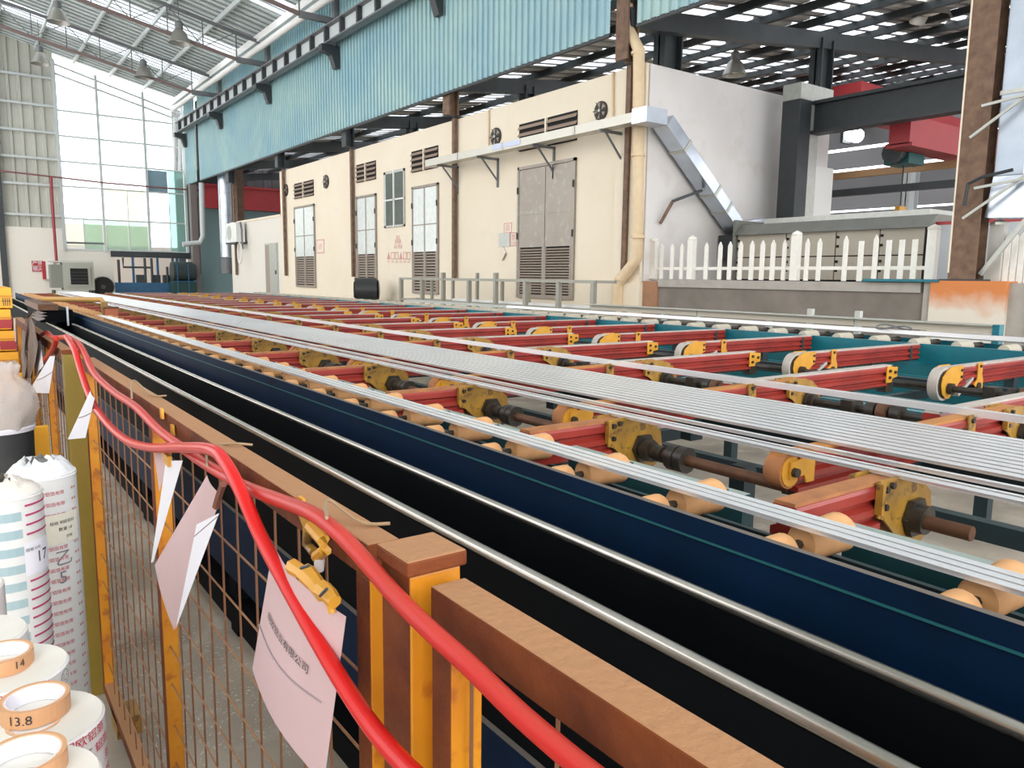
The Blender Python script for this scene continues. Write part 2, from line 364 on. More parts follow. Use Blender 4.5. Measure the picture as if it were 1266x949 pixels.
# trusses
def truss(y, label):
    t = thing('roof_truss', label, 'truss', (9.8, y, 9.0), 'steel roof trusses of the hall')
    def p(b, n, m=STEEL): return b.build(n, m, t, loc=(-9.8, -y, -9.0))
    up = lambda x: 9.6 + (9.6-x)*.205; lo = lambda x: 8.93 + max(0, 8.6-x)*.205
    p(mb().bar((9.5, y, up(9.5)), (-8.5, y, up(-8.5)), .09, .10), 'upper_chord')
    p(mb().bar((8.6, y, lo(8.6)), (-8.5, y, lo(-8.5)), .09, .10), 'lower_chord', mat('chord_brown', (.19, .13, .12), .6))
    p(mb().box(8.6, 9.75, y-.08, y+.08, 8.84, 9.0), 'end_bracket')
    p(mb().box(9.62, 9.76, y-.1, y+.1, 8.7, 9.7), 'end_post')
    xs = [8.6 - 1.1*k for k in range(13)]
    for k in range(len(xs)-1):
        p(mb().bar((xs[k], y, lo(xs[k])), (xs[k], y, up(xs[k])), .035, .035), 'web_post')
        a, b_ = (lo(xs[k]), up(xs[k+1])) if k % 2 else (up(xs[k]), lo(xs[k+1]))
        p(mb().bar((xs[k], y, a), (xs[k+1], y, b_), .025, .025), 'web_diagonal')
    return t
for i, y in enumerate(BAYS[2:6]): truss(y, ['brown steel roof truss at the top edge of the view, %s from the camera', 'brown steel roof truss over the blue cladding, %s from the camera', 'brown steel roof truss carrying the middle lamp, %s from the camera', 'grey steel roof truss closest to the glazed end wall, %s from the camera'][i] % ['first','second','third','fourth'][i])
# crane runway
t = thing('crane_runway', 'long dark steel crane girder with stiffener plates along the blue cladding', 'girder', (9.4, 5, 8.25))
def p(b, n, m=STEELD): return b.build(n, m, t, loc=(-9.4, -5, -8.25))
p(mb().box(9.28, 9.52, 3, 40.3, 8.68, 8.72), 'top_flange', STEEL); p(mb().box(9.28, 9.52, 3, 40.3, 8.22, 8.26), 'bottom_flange', STEEL)
p(mb().box(9.43, 9.455, 3, 40.3, 8.26, 8.68), 'web', STEELL)
for k in range(34): p(mb().box(9.29, 9.43, 3.4+1.1*k, 3.4+1.1*k+.10, 8.26, 8.68), 'stiffener')
for y in BAYS[1:]:
    p(mb().prism([(9.2, 8.22), (9.74, 8.22), (9.74, 7.6), (9.62, 7.6), (9.5, 7.95), (9.2, 8.05)], 'y', y-.12, y+.12), 'bracket')
# columns of the hall line
for i, y in enumerate(BAYS):
    if i == 0: continue
    wd = .12
    o = mb()
    o.box(10.08, 10.16, y-.055, y+.055, 1.55, 5.36)
    c = tag(o.build('steel_strip_column', BROWN), 'narrow rusty brown column strip on the cream wall, %s from the corner drainpipe' % ['', 'first', 'second', 'third', 'fourth', 'fifth', 'sixth'][i], 'column')
    if i <= 5:
        o = mb(); o.box(9.88, 9.92, y-.15, y+.15, 5.42, 9.6); o.box(9.92, 10.12, y-.02, y+.02, 5.42, 9.6); o.box(10.12, 10.16, y-.15, y+.15, 5.42, 9.6)
        tag(o.build('upper_column', BROWN if i < 3 else STEELD), 'dark steel column above the cream building at the %s rusty strip' % ['', 'first', 'second', 'third', 'fourth', 'fifth'][i], 'column')
# ---------------------------------------------------------------- plaster building (setting)
pb = emptys('wall_front', (XW, 10, 0))
def pw(b, n, m, **k): return b.build(n, m, pb, loc=(-XW, -10, 0), **k)
YA = 28.75; YB = 35.1
pw(mb().box(XW, 15.8, 10.05, YA, 0, 5.35), 'main_block', CREAM)
pw(mb().box(XW+.02, 15.8, 10.0, 10.05, 0, 5.33), 'end_face', WHITEW)
pw(mb().box(XW-.0, 14, YA, YB, 0, 3.78), 'low_annex', WHW)
pw(mb().box(XW-.03, XW+.0, YA, YB, 3.74, 3.82), 'annex_coping', CREAM)
pw(mb().box(XW-.12, XW, 9.95, 11.2, 0, 1.52), 'plinth', CREAM)
pw(mb().box(XW-.06, XW, 10.02, 10.75, 1.52, 5.34), 'corner_pilaster', CREAM)
pw(mb().box(XW-.03, XW, 11.2, YA, 0, 1.0), 'skirting', CREAM)
# doors built on the wall plane
def wallrect(tl, tr, bl, br, x=XW):
    a, b_, c, d = onX(*tl, x), onX(*tr, x), onX(*bl, x), onX(*br, x)
    return (b_.y+d.y)/2, (a.y+c.y)/2, (c.z+d.z)/2, (a.z+b_.z)/2
def door(n, y0, y1, z0, z1, zs, m, lower, nl=14):
    d = emptys('door_%d' % n, (XW, (y0+y1)/2, z0)); L0 = (-XW, -(y0+y1)/2, -z0)
    def q(b, nm, mm, par=None): return b.build(nm, mm, d, loc=L0)
    fr = mb(); fr.box(XW-.05, XW+.02, y0, y0+.06, z0, z1).box(XW-.05, XW+.02, y1-.06, y1, z0, z1).box(XW-.05, XW+.02, y0, y1, z1-.06, z1)
    q(fr, 'door_frame', DOORM)
    q(mb().box(XW-.012, XW+.0, y0+.05, y1-.05, z0, zs), 'recess', DARK)
    ym = (y0+y1)/2; leaves = ((y0+.07, ym-.015), (ym+.015, y1-.07))
    for a, b_ in leaves:
        q(mb().box(XW-.04, XW-.015, a, b_, zs, z1-.08), 'door_leaf', m)
        if z1-zs > 1.2:
            zz = zs + (z1-zs)*.40
            q(mb().box(XW-.047, XW-.04, a, b_, zz, zz+.03), 'leaf_rail', DOORM)
        q(mb().box(XW-.047, XW-.02, a, a+.05, z0, zs).box(XW-.047, XW-.02, b_-.05, b_, z0, zs), 'louver_frame', LOUV)
        for k in range(nl):
            z = z0+.08 + (zs-z0-.12)*(k+.2)/nl; h = (zs-z0)/nl*.42
            q(mb().quadbox([(XW-.03, a+.05, z+h*.5), (XW-.02, a+.05, z+h*.7), (XW-.02, b_-.05, z+h*.7), (XW-.03, b_-.05, z+h*.5), (XW-.045, a+.05, z+h), (XW-.02, a+.05, z+h*1.9), (XW-.02, b_-.05, z+h*1.9), (XW-.045, b_-.05, z+h)]), 'louver_slat', LOUV)
    q(mb().box(XW-.052, XW-.03, ym-.02, ym+.02, z0, z1-.08), 'center_post', DOORM)
    q(mb().box(XW-.05, XW-.02, y0+.05, y1-.05, z0, z0+.08), 'bottom_rail', LOUV)
    for z in (zs+.25, z1-.5):
        for y in (y0+.03, y1-.03): q(mb().tube([(XW-.065, y, z-.07), (XW-.065, y, z+.07)], .018, 6), 'hinge', STEELD)
door(1, *wallrect((641, 208), (713, 194), (641, 368), (710, 370)), onX(675, 305, XW).z, DOORM, 'l', 17)
door(2, *wallrect((510, 231), (543, 226), (512, 362), (543, 364)), onX(527, 311, XW).z, DOORG, 'l', 13)
door(3, *wallrect((442, 242), (466, 240), (443, 358), (467, 360)), onX(455, 314, XW).z, DOORG, 'l', 13)
door(4, *wallrect((364, 256), (390, 252), (368, 354), (391, 356)), onX(380, 317, XW).z, DOORG, 'l', 12)
y0, y1, z0, z1 = wallrect((328, 303), (343, 301), (331, 362), (345, 362))
d5 = emptys('door_5', (XW, y0, 0)); L5 = (-XW, -y0, 0)
mb().box(XW-.03, XW, y0-.05, y1+.05, .7, z1+.05).build('door_frame', GALVD, d5, loc=L5)
mb().box(XW-.045, XW-.03, y0+.03, y1-.5, .7, z1-.02).build('door_leaf', GALVD, d5, loc=L5)
mb().box(XW-.035, XW-.028, y1-.5, y1, .7, z1-.02).build('reveal', LOUV, d5, loc=L5)
mb().box(XW-.075, XW-.045, y0+.1, y0+.16, 1.6, 1.75).build('handle', STEELD, d5, loc=L5)
# louvre vents over the doors, wall window, round fans
VG = 'louvered wall vents above the metal doors'
def vent(label, y0, y1, z0, z1, n=4):
    t = thing('louver_vent', label, 'vent', (XW, (y0+y1)/2, z0), VG); L0 = (-XW, -(y0+y1)/2, -z0); ym = (y0+y1)/2
    mb().box(XW-.006, XW+.01, y0, y1, z0, z1).build('recess', DARK, t, loc=L0)
    mb().box(XW-.05, XW-.0, ym-.025, ym+.025, z0, z1).build('center_post', CREAM, t, loc=L0)
    for a, b_ in ((y0, ym-.03), (ym+.03, y1)):
        for k in range(n):
            z = z0 + (z1-z0)*(k+.1)/n; h = (z1-z0)/n*.55
            mb().quadbox([(XW-.06, a, z), (XW-.05, a, z), (XW-.05, b_, z), (XW-.06, b_, z), (XW-.012, a, z+h), (XW-.006, a, z+h), (XW-.006, b_, z+h), (XW-.012, b_, z+h)]).build('louver_slat', mat('slat_brown', (.30, .22, .17), .7), t, loc=L0)
vent('brown louvered wall vent above the large grey double door, behind the tray', *wallrect((642, 154), (714, 136), (642, 188), (714, 173)), 4)
vent('brown louvered wall vent above the foil-faced door beside the wall window', *wallrect((509, 187), (542, 180), (509, 214), (542, 207)), 4)
vent('brown louvered wall vent above the door with the black drum fan', *wallrect((441, 204), (465, 198), (441, 226), (465, 222)), 4)
vent('brown louvered wall vent between two small round fans, farthest from the corner', *wallrect((364, 227), (388, 222), (364, 247), (388, 241)), 4)
y0, y1, z0, z1 = wallrect((476, 213), (501, 208), (476, 281), (501, 280))
w2 = emptys('window_2', (XW, y0, z0)); L2 = (-XW, -y0, -z0); ym = (y0+y1)/2; zm = (z0+z1)/2 - .02
mb().box(XW-.04, XW, y0, y0+.05, z0, z1).box(XW-.04, XW, y1-.12, y1, z0, z1).box(XW-.04, XW, y0, y1, z0, z0+.05).box(XW-.04, XW, y0, y1, z1-.07, z1).build('window_frame', GALVD, w2, loc=L2)
mb().box(XW-.05, XW, ym-.03, ym+.03, z0, z1).build('mullion', WHITEP, w2, loc=L2); mb().box(XW-.05, XW, y0, y1, zm-.02, zm+.02).build('transom', WHITEP, w2, loc=L2)
for a, b_ in ((y0+.05, ym-.03), (ym+.03, y1-.12)):
    for c, d in ((z0+.05, zm-.02), (zm+.02, z1-.07)): mb().box(XW-.02, XW-.01, a, b_, c, d).build('pane', DKGL, w2, loc=L2)
def wfan(u, v, rpx, label):
    c = onX(u, v, XW); dep = (c-CAMP).dot(fwd); r = rpx*dep/F_
    t = thing('wall_fan', label, 'fan', c, 'small round extractor fans on the cream wall')
    mb().tube([(-.03, 0, 0), (.01, 0, 0)], r, 20).build('fan_housing', mat('fan_brown', (.035, .026, .02), .6), t, smooth=True)
    for k in range(5):
        a = k*2*math.pi/5; ca, sa = math.cos(a), math.sin(a)
        mb().quad((-.035, ca*r*.2, sa*r*.2), (-.05, math.cos(a-.35)*r*.85, math.sin(a-.35)*r*.85), (-.035, math.cos(a+.25)*r*.88, math.sin(a+.25)*r*.88)).build('fan_blade', LOUV, t)
    mb().tube([(-.07, 0, 0), (-.03, 0, 0)], r*.16, 10).build('fan_hub', GALVD, t, smooth=True)
    for k in range(3): mb().bar((-.06, -math.cos(k*1.047)*r, -math.sin(k*1.047)*r), (-.06, math.cos(k*1.047)*r, math.sin(k*1.047)*r), .012, .012).build('guard_bar', STEELD, t)
wfan(743.6, 137, 11.5, 'round dark wall fan nearest the corner drainpipe, half behind the metal tray')
wfan(613.8, 169, 10.8, 'round dark wall fan above the metal tray, left of the wide vent')
wfan(403.6, 224.5, 8.3, 'round dark wall fan right of the farthest louvered vent')
wfan(354, 235, 7.3, 'round dark wall fan at the far end of the cream building')
# drainpipe at the corner
def px(pts, x): return [onX(u, v, x) for u, v in pts]
t = thing('drainpipe', 'cream plastic drainpipe with bends at the corner of the cream building', 'pipe', onX(765, 380, 10.04))
def rel(pts, o): return [Vector(p_)-o.location for p_ in pts]
pp = px([(776, -30), (776, 35), (790, 62), (789, 200), (788, 318), (783, 326), (768, 345), (764, 352), (762, 392)], 10.04)
mb().tube(rel(pp, t), .105, 12).build('pipe', CREAMP, t, smooth=True)
for v in (66, 192, 293, 345): q = onX(789 if v < 300 else 768, v, 10.04) - t.location; mb().tube([q+Vector((0,0,-.02)), q+Vector((0,0,.03))], .128, 12).build('pipe_collar', CREAMP, t, smooth=True)
for i, (u, va, vb) in enumerate(((604, 136, 190), (757.5, 88, 150))):
    a, b_ = onX(u, va, XW-.03), onX(u, vb, XW-.03)
    tag(mb().tube([a, b_], .02, 6).build('conduit', CREAMP), ['thin cream conduit on the wall above the metal tray, near the round fan', 'thin dark conduit beside the corner column at roof level'][i], 'conduit')
# ---------------------------------------------------------------- galvanised cable trays
t = thing('cable_tray', 'long galvanised metal cable tray fixed along the cream wall on brackets', 'tray', (9.75, 9.8, 4.3))
def p(b, n, m=GALVD): return b.build(n, m, t, loc=(-9.75, -9.8, -4.3))
p(mb().box(9.62, 9.88, 9.8, 16.9, 4.24, 4.4), 'tray_body', mat('tray_cream', (.56, .54, .47), .4, .35))
for y in (11.3, 13.6, 15.4): p(mb().box(9.605, 9.62, y, y+.06, 4.25, 4.39), 'joint_strip', GALVD)
p(mb().box(9.61, 9.62, 13.0, 14.0, 4.28, 4.38), 'blue_film', mat('film_lilac', (.55, .60, .78), .4))
p(mb().box(9.6, 10.1, 9.45, 9.8, 4.2, 4.45), 'tray_elbow', GALV)
for y in (10.6, 12.6, 14.6, 16.3):
    p(mb().box(9.6, 10.2, y-.02, y+.02, 4.19, 4.24), 'bracket_arm', STEEL); p(mb().bar((10.17, y, 3.75), (9.75, y, 4.2), .03, .03), 'bracket_brace', STEEL); p(mb().box(10.16, 10.2, y-.02, y+.02, 3.6, 4.24), 'bracket_post', STEEL)
t = thing('sloping_duct', 'sloping shiny galvanised duct running down the white end face of the building', 'duct', (10.2, 9.75, 2.6))
def p(b, n, m=GALV, **k): return b.build(n, m, t, loc=(-10.2, -9.75, -2.6), **k)
A, B = Vector((10.28, 9.72, 4.32)), Vector((12.45, 9.72, 2.55))
p(mb().bar(A, B, .34, .24), 'duct_body', GALV, bev=.01)
dv = (B-A).normalized(); upv = Vector((0,1,0)).cross(dv)
if upv.z < 0: upv = -upv
for tt, c in ((.22, 0), (.62, 1), (.78, 0)): q = A.lerp(B, tt); p(mb().bar(q-dv*.03, q+dv*.03, .36, .26), 'joint_strip', GALVD)
p(mb().bar(A.lerp(B, .34)+upv*.13, B+upv*.13, .3, .01), 'film_cover', mat('film_paleblue', (.62, .70, .84), .35))
p(mb().bar((12.4, 9.72, 2.62), (13.2, 9.72, 2.74), .34, .16), 'outlet', GALV)
for q in (A.lerp(B, .55), ):
    p(mb().bar(q+Vector((-.1, 0, -.12)), q+Vector((-.75, .1, -.35)), .05, .05), 'support_arm', STEELD); p(mb().bar(q+Vector((-.75, .1, -.35)), q+Vector((-.95, .2, -.75)), .05, .05), 'support_arm', BROWN)
p(mb().box(12.2, 12.26, 9.6, 9.95, 2.0, 2.45).box(12.2, 14.0, 9.6, 9.66, 2.42, 2.47).box(13.2, 13.26, 9.6, 9.95, 1.9, 2.45), 'support_frame', STEELD)
# ---------------------------------------------------------------- wall signs and stencils
def onwall(o, u, v, h_px, s, m, x=XW-.006, name='lettering', parent=None, sx=1.0, align='CENTER'):
    c = onX(u, v, x); dep = (c-CAMP).dot(fwd); size = h_px*dep/F_
    if parent is not None: base = parent.location
    else: base = Vector((0,0,0))
    return text(s, size, m, name, parent, lambda a, b_: (x-base.x, c.y-a-base.y, c.z+b_-base.z), sx=sx, align=align)
def sign(name, label, rect, m, lines=(), rim=None, x=XW, cat='sign', group=None):
    y0, y1, z0, z1 = wallrect(*rect, x=x)
    t = thing(name, label, cat, (x, (y0+y1)/2, z0), group); L0 = (-x, -(y0+y1)/2, -z0)
    mb().box(x-.012, x-.002, y0, y1, z0, z1).build('plate', m, t, loc=L0)
    if rim:
        f = mb(); e = (z1-z0)*.06
        f.box(x-.015, x-.012, y0, y1, z0, z0+e).box(x-.015, x-.012, y0, y1, z1-e, z1).box(x-.015, x-.012, y0, y0+e, z0, z1).box(x-.015, x-.012, y1-e, y1, z0, z1); f.build('border', rim, t, loc=L0)
    for (fy, s_, hh, mm) in lines:
        zc = z0 + (z1-z0)*fy; yc = (y0+y1)/2
        text(s_, (z1-z0)*hh, mm, 'lettering', t, lambda a, b_: (-.016, -a, zc-z0+b_))
    return t
SGN = mat('sign_pale', (.78, .66, .56), .7)
sign('warning_sign', 'small red-bordered notice high beside the large grey double door', ((623.5, 276), (633, 275), (623.5, 288), (633, 288)), SGN, [(.5, '注意\n安全', .33, INKP)], INKP)
sign('warning_sign', 'small red and white notice right of the grey switch box', ((631.5, 288), (639.5, 286), (631.5, 304), (639.5, 304)), SGN, [(.6, '禁', .5, INKP), (.2, '止合闸', .2, INKP)], INKP)
t = sign('switch_box', 'grey square switch box on the cream wall left of the grey double door', ((617, 289), (630.5, 287), (617, 305), (630.5, 305)), GALVD, (), None, cat='box')
c = onX(622, 313, XW-.02)
t = thing('diamond_plate', 'pale diamond-shaped plate hanging under the switch box', 'sign', c)
mb().prism([(0, -.16), (.12, 0), (0, .16), (-.12, 0)], 'x', -.01, .01).build('plate', SGN, t); mb().bar((-.015, -.12, -.0), (-.015, 0, -.16), .02, .02).build('edge_strip', LOUV, t)
t = thing('warning_stencil', 'row of six red warning triangles and squares painted under the wall window', 'sign', onX(492, 326, XW))
for k, (s_) in enumerate('▲■■▲■■'):
    u = 480.5+5.0*k; c = onX(u, 316, XW-.005) - t.location
    if s_ == '▲': mb().prism([(-.10, -.1), (.10, -.1), (0, .1)], 'x', c.x-.003, c.x).build('triangle', INKP, t, loc=(0, c.y, c.z))
    else:
        f = mb(); f.box(0, .003, -.09, .09, -.1, -.08).box(0, .003, -.09, .09, .08, .1).box(0, .003, -.09, -.07, -.1, .1).box(0, .003, .07, .09, -.1, .1); f.build('square', INKP, t, loc=(c.x-.003, c.y, c.z))
    text('危险', .07, INKP, 'lettering', t, lambda a, b_, c=c: (c.x-.003, c.y-a, c.z-.17+b_))
t = thing('painted_notice', 'faded red painted writing above the row of warning stencils', 'sign', onX(492, 300, XW))
for v, s_ in ((294, '高压'), (299, '配电房'), (305, '闲人免进')): c = onX(492, v, XW-.005)-t.location; text(s_, .13, INKP, 'lettering', t, lambda a, b_, c=c: (c.x, c.y-a, c.z+b_))
sign('warning_sign', 'pale red notice right of the farthest foil-faced door', ((392, 297), (401, 295), (392, 313), (401, 313)), SGN, [(.5, '止步', .4, INKP)], INKP)
# back wall red sign, hose cabinet
c = onY(46.5, 329, YE-.02)
t = thing('red_sign', 'red four-character sign on the low white wall at the far left', 'sign', c)
mb().box(-.22, .22, -.01, .01, .02, .24).build('plate', REDB, t); mb().box(-.22, .22, -.01, .01, -.24, -.02).build('plate', REDB, t)
text('严禁', .2, PAPER, 'lettering', t, lambda a, b_: (a, -.014, .13+b_)); text('烟火', .2, PAPER, 'lettering', t, lambda a, b_: (a, -.014, -.13+b_))
c = onY(60, 345, YE-.1)
t = thing('hose_cabinet', 'red and white cabinet on the low white wall beside the red sign', 'cabinet', c)
mb().box(-.22, -.08, -.1, .1, 0, .8).build('red_side', REDB, t); mb().box(-.08, .22, -.1, .1, 0, .8).build('door', WHITEP, t); mb().box(.12, .15, -.12, -.1, .35, .45).build('handle', STEELD, t)
# red fire pipe
t = thing('fire_pipe', 'thin red pipe crossing the end wall and dropping past the red sign', 'pipe', (3.55, 40.6, 1.5))
pA = [onY(u, v, 40.5) for u, v in ((0, 211), (62, 218), (130, 226), (200, 232), (252, 236))]
mb().tube(rel(pA, t), .04, 6).build('pipe_run', mat('pipe_maroon', (.22, .09, .09), .5), t, smooth=True)
mb().tube(rel([onY(63, 219, 40.5), onY(66, 270, 40.5), onY(70, 325, 40.5)], t), .06, 8).build('pipe_drop', mat('pipe_red', (.28, .03, .04), .5), t, smooth=True)
# air cooler and fan standing at the end wall
t = thing('air_cooler', 'grey boxy evaporative cooler with a square black opening by the end wall', 'cooler', (4.4, 39.2, 0))
p = lambda b, n, m: b.build(n, m, t)
CG = mat('cooler_grey', (.34, .35, .30), .6)
p(mb().box(-.35, .85, -.45, .5, .8, 2.0), 'body', CG); p(mb().box(-.8, -.35, -.35, .5, .9, 1.9), 'side_grille', mat('grille_dark', (.2, .21, .18), .7))
p(mb().box(-.2, .7, -.52, -.45, .95, 1.85), 'front_frame', CG); p(mb().box(-.08, .6, -.54, -.52, 1.05, 1.75), 'opening', DARK)
for k in range(4): p(mb().box(-.06, .58, -.55, -.54, 1.15+.14*k, 1.17+.14*k), 'grille_bar', STEELD)
p(mb().box(-.8, .85, -.45, .5, 2.0, 2.06), 'lid', GALVD)
for x in (-.7, .75): p(mb().box(x-.04, x+.04, -.4, .4, 0, .8), 'leg', STEELD)
t = thing('floor_fan', 'half-round black floor fan in front of the end wall beside the cooler', 'fan', (5.62, 39.1, 0))
mb().tube([(0, -.12, .95), (0, .12, .95)], .46, 20).build('fan_cage', DARK, t, smooth=True); mb().tube([(0, -.14, .95), (0, -.12, .95)], .1, 10).build('fan_hub', STEELD, t)
f = mb()
for k in range(20): a, b_ = k*math.pi/10, (k+1)*math.pi/10; f.bar((.45*math.cos(a), -.13, .95+.45*math.sin(a)), (.45*math.cos(b_), -.13, .95+.45*math.sin(b_)), .03, .03)
f.build('rim', STEEL, t); mb().box(-.2, .2, -.15, .15, 0, .5).build('stand', STEELD, t)
# plant in the opening under the window
t = thing('blue_machine', 'blue machine base with posts and dark pipes in the opening under the window', 'machine', (8.0, 41.4, 0))
p = lambda b, n, m, **k: b.build(n, m, t, **k)
p(mb().box(-1.6, 1.3, -.6, .6, 0, 1.12), 'base', BLUEM)
for x in (-.75, .35, 1.05, 1.25): p(mb().box(x-.05, x+.05, -.4, -.3, 1.1, 2.4), 'post', BLUEM)
for x, h in ((-1.4, 2.2), (-.25, 2.3), (.05, 2.3), (.75, 1.9)): p(mb().tube([(x, -.5, 1.0), (x, -.5, h)], .06, 8), 'pipe', STEELD)
p(mb().tube([(-1.2, -.5, 2.3), (-1.2, -.5, 1.85), (.0, -.5, 1.85)], .05, 8), 'pipe', STEELD); p(mb().tube([(.9, -.5, 1.3), (.9, -.5, 1.85), (1.6, -.5, 1.85)], .05, 8), 'pipe', STEELD)
for x in (-.45, .25, .75): p(mb().box(x-.18, x+.18, -.5, -.2, 1.1, 1.5), 'motor', STEELD)
t = thing('dark_tank', 'dark green cylindrical tank machine at the foot of the corner column', 'machine', (9.35, 40.2, 0))
mb().box(-.6, .5, -.4, .4, 0, 1.2).build('base', mat('green_dark', (.015, .06, .055), .5), t); mb().tube([(-.55, 0, 1.65), (.5, 0, 1.65)], .5, 16).build('drum', mat('tank_dark', (.02, .035, .035), .5), t, smooth=True)
for x in (-.4, .1): mb().bar((x, -.5, .4), (x, -.5, 2.0), .04, .04).build('guard_post', BLUEM, t)
mb().bar((-.6, -.5, 1.2), (.5, -.5, 1.2), .04, .04).build('guard_rail', BLUEM, t)
tag(mb().box(2, 13, 46.5, 46.8, 0, 3.0).build('yard_wall', mat('yard_pink', (.75, .66, .60), .8)), 'pale pinkish wall seen through the opening under the window', 'wall')
# pipes and duct near the far corner
t = thing('silver_duct', 'vertical round silver duct standing left of the low annex', 'duct', (10.45, 36.6, 1.6))
mb().tube([(0, 0, .75), (0, 0, 4.5)], .30, 20).build('duct_body', GALV, t, smooth=True); mb().tube([(0, 0, 0), (0, 0, .72)], .29, 20, r2=.31).build('dark_end', STEEL, t, smooth=True)
for z in (1.6, 2.6, 3.6): mb().tube([(0, 0, z), (0, 0, z+.04)], .312, 20).build('seam', GALVD, t, smooth=True)
t = thing('grey_elbow_pipe', 'pale grey pipe coming down and turning left at the far corner', 'pipe', onY(250, 300, 38.5))
mb().tube(rel([onY(u, v, 38.5) for u, v in ((249, 226), (250, 262), (251, 292), (247, 300), (226, 302))], t), .12, 10).build('pipe', STEELL, t, smooth=True)
for k, u in enumerate((216, 222)):
    tag(mb().tube([onY(u, 145, 40.8), onY(u, 211, 40.8)], .06, 8).build('downpipe', WHITEP, smooth=True), ['left', 'right'][k] + ' one of two thin white pipes in front of the end window near the corner', 'pipe')
tag(mb().box(9.75, 10.05, 39.9, 40.3, 0, 5.9).build('corner_column', mat('col_far', (.17, .14, .13), .6)), 'dark column at the far corner where the end window meets the blue cladding', 'column')
tag(mb().box(11.1, 11.4, 37.0, 37.3, 0, 6.5).build('inner_column', BROWN), 'brown steel column just right of the vertical silver duct', 'column')
# air conditioner on the annex
t = thing('air_conditioner', 'white outdoor air conditioning unit on the annex wall with a loop of hose', 'air conditioner', (9.95, 33.3, 2.9))
mb().box(-.2, .15, -.5, .9, 0, .8).build('casing', WHITEP, t); mb().tube([(-.21, .5, .4), (-.2, .5, .4)], .3, 18).build('fan_grille', GALVD, t)
mb().box(-.25, .3, -.5, .9, -.06, 0).build('bracket', STEELD, t)
mb().tube([Vector((-.1, -.55+.28*math.sin(a*.5), -.45+.42*math.cos(a*.5))) for a in range(13)], .03, 6).build('hose_loop', WHITEP, t, smooth=True)
mb().tube([(-.05, -.6, .8), (-.05, -.75, .5), (-.05, -.75, -.3)], .04, 6).build('pipe', STEEL, t, smooth=True)
# drum fan at the cream wall
t = thing('drum_fan', 'black drum fan on a teal stand against the foil-faced door', 'fan', (9.45, 19.9, 0))
mb().tube([(-.3, .15, 1.2), (.25, -.1, 1.2)], .33, 20).build('drum', mat('fan_black', (.03, .035, .035), .5), t, smooth=True)
mb().tube([(-.32, .16, 1.2), (-.3, .15, 1.2)], .22, 16).build('fan_face', DARK, t); mb().box(-.1, .1, -.12, .12, 0, .95).build('stand', TEAL, t)
mb().tube([(.27, -.11, 1.2), (.3, -.12, 1.2)], .28, 16).build('rear_guard', STEEL, t)
# ================================================================ ADJACENT SHED ON THE RIGHT
sh = emptys('ceiling_side', (20, 10, 7)); sh.name = 'ceiling_2'
def sp_(b, n, m): return b.build(n, m, sh, loc=(-20, -10, -7))
rz2 = lambda x: 6.55 + .115*(x-10)
def side_roof(x0, x1, y0, y1, m, n):
    b = mb(); pr = ribbed(y1-y0, 0, .45, .06, .3)
    for s_, d in pr: b.v += [(x0, y0+s_, rz2(x0)+d), (x1, y0+s_, rz2(x1)+d)]
    for i in range(len(pr)-1): b.f.append((2*i, 2*i+1, 2*i+3, 2*i+2))
    sp_(b, n, m)
xs = [10.0 + 1.35*k for k in range(24)]
lit = random.Random(3)
for k in range(len(xs)-1):
    y = -4.0; on = False
    while y < 44:
        ln = lit.choice([.9, 1.35, 1.8, 2.25]) if not on else lit.choice([.9, 1.35, 1.8, 2.7])
        if k < 2 and on: ln = .9
        y2 = min(44, y+ln)
        if k > 10 and not on: y2 = min(44, y+.8)
        side_roof(xs[k]+.0, xs[k+1], y, y2, SKYL if on else ROOFD, 'skylight_strip' if on else 'roof_sheet')
        on = not on; y = y2
b = mb(); y = -3.8
while y < 44: b.bar((10, y, rz2(10)-.01), (41, y, rz2(41)-.01), .07, .02); y += .45
stuff(sp_(b, 'roof_rib_lines', STEEL))
for k, x in enumerate(xs): sp_(mb().box(x-.045, x+.045, -4, 44, rz2(x)-.17, rz2(x)-.02), 'purlin', STEELD)
for y in BAYS + [-1.4]:
    z0 = rz2(10); z1 = rz2(14); z2 = rz2(40)
    sp_(mb().bar((10, y, z0-.42), (14, y, z1-.42), .2, .34), 'rafter', STEELD); sp_(mb().bar((14, y, z1-.42), (40, y, z2-.42), .2, .34), 'rafter', STEELD)
sh2 = sp_(mb().box(10, 40, 43.9, 44.1, 0, 10), 'gable_sheet', DARKC)
struct(sheet_X('wall_side', DARKC, 41.2, 10.3, 40, 5.9, lambda x: rz2(x)+.05, .45, .06)); 
struct(mb().box(10.3, 40, 41.0, 41.2, 0, 5.9).build('wall_side', TEALW))
ws = struct(emptys('wall_far'))
for k in range(9): mb().box(38, 38.1, -5, 44, .0+1.05*k, 1.03*(k+1)).build('wall_band', [mat('band_a', (.22, .22, .23), .6), mat('band_b', (.32, .32, .33), .6)][k % 2], ws)
G2 = 'steel posts of the side shed'
for i, (x, y, wd, m, l) in enumerate(((15.95, 10.4, .46, STEELD, 'wide dark column rising behind the white end face of the building'), (12.3, 16.35, .3, STEELD, 'dark post in the gap above the cream wall, left of the wide vent'), (12.2, 22.25, .3, STEELD, 'dark post in the gap above the wall window'), (11.6, 10.9, .5, STEELD, 'wide dark column close behind the corner drainpipe'), (31.8, 16.35, .7, STEELL, 'pale column in the far part of the side shed'))):
    o = mb(); o.box(x-wd/2, x+wd/2, y-.02, y+.02, 0, rz2(x)-.4); o.box(x-wd/2, x-wd/2+.04, y-.15, y+.15, 0, rz2(x)-.4); o.box(x+wd/2-.04, x+wd/2, y-.15, y+.15, 0, rz2(x)-.4)
    tag(o.build('shed_column', m), l, 'column', G2)
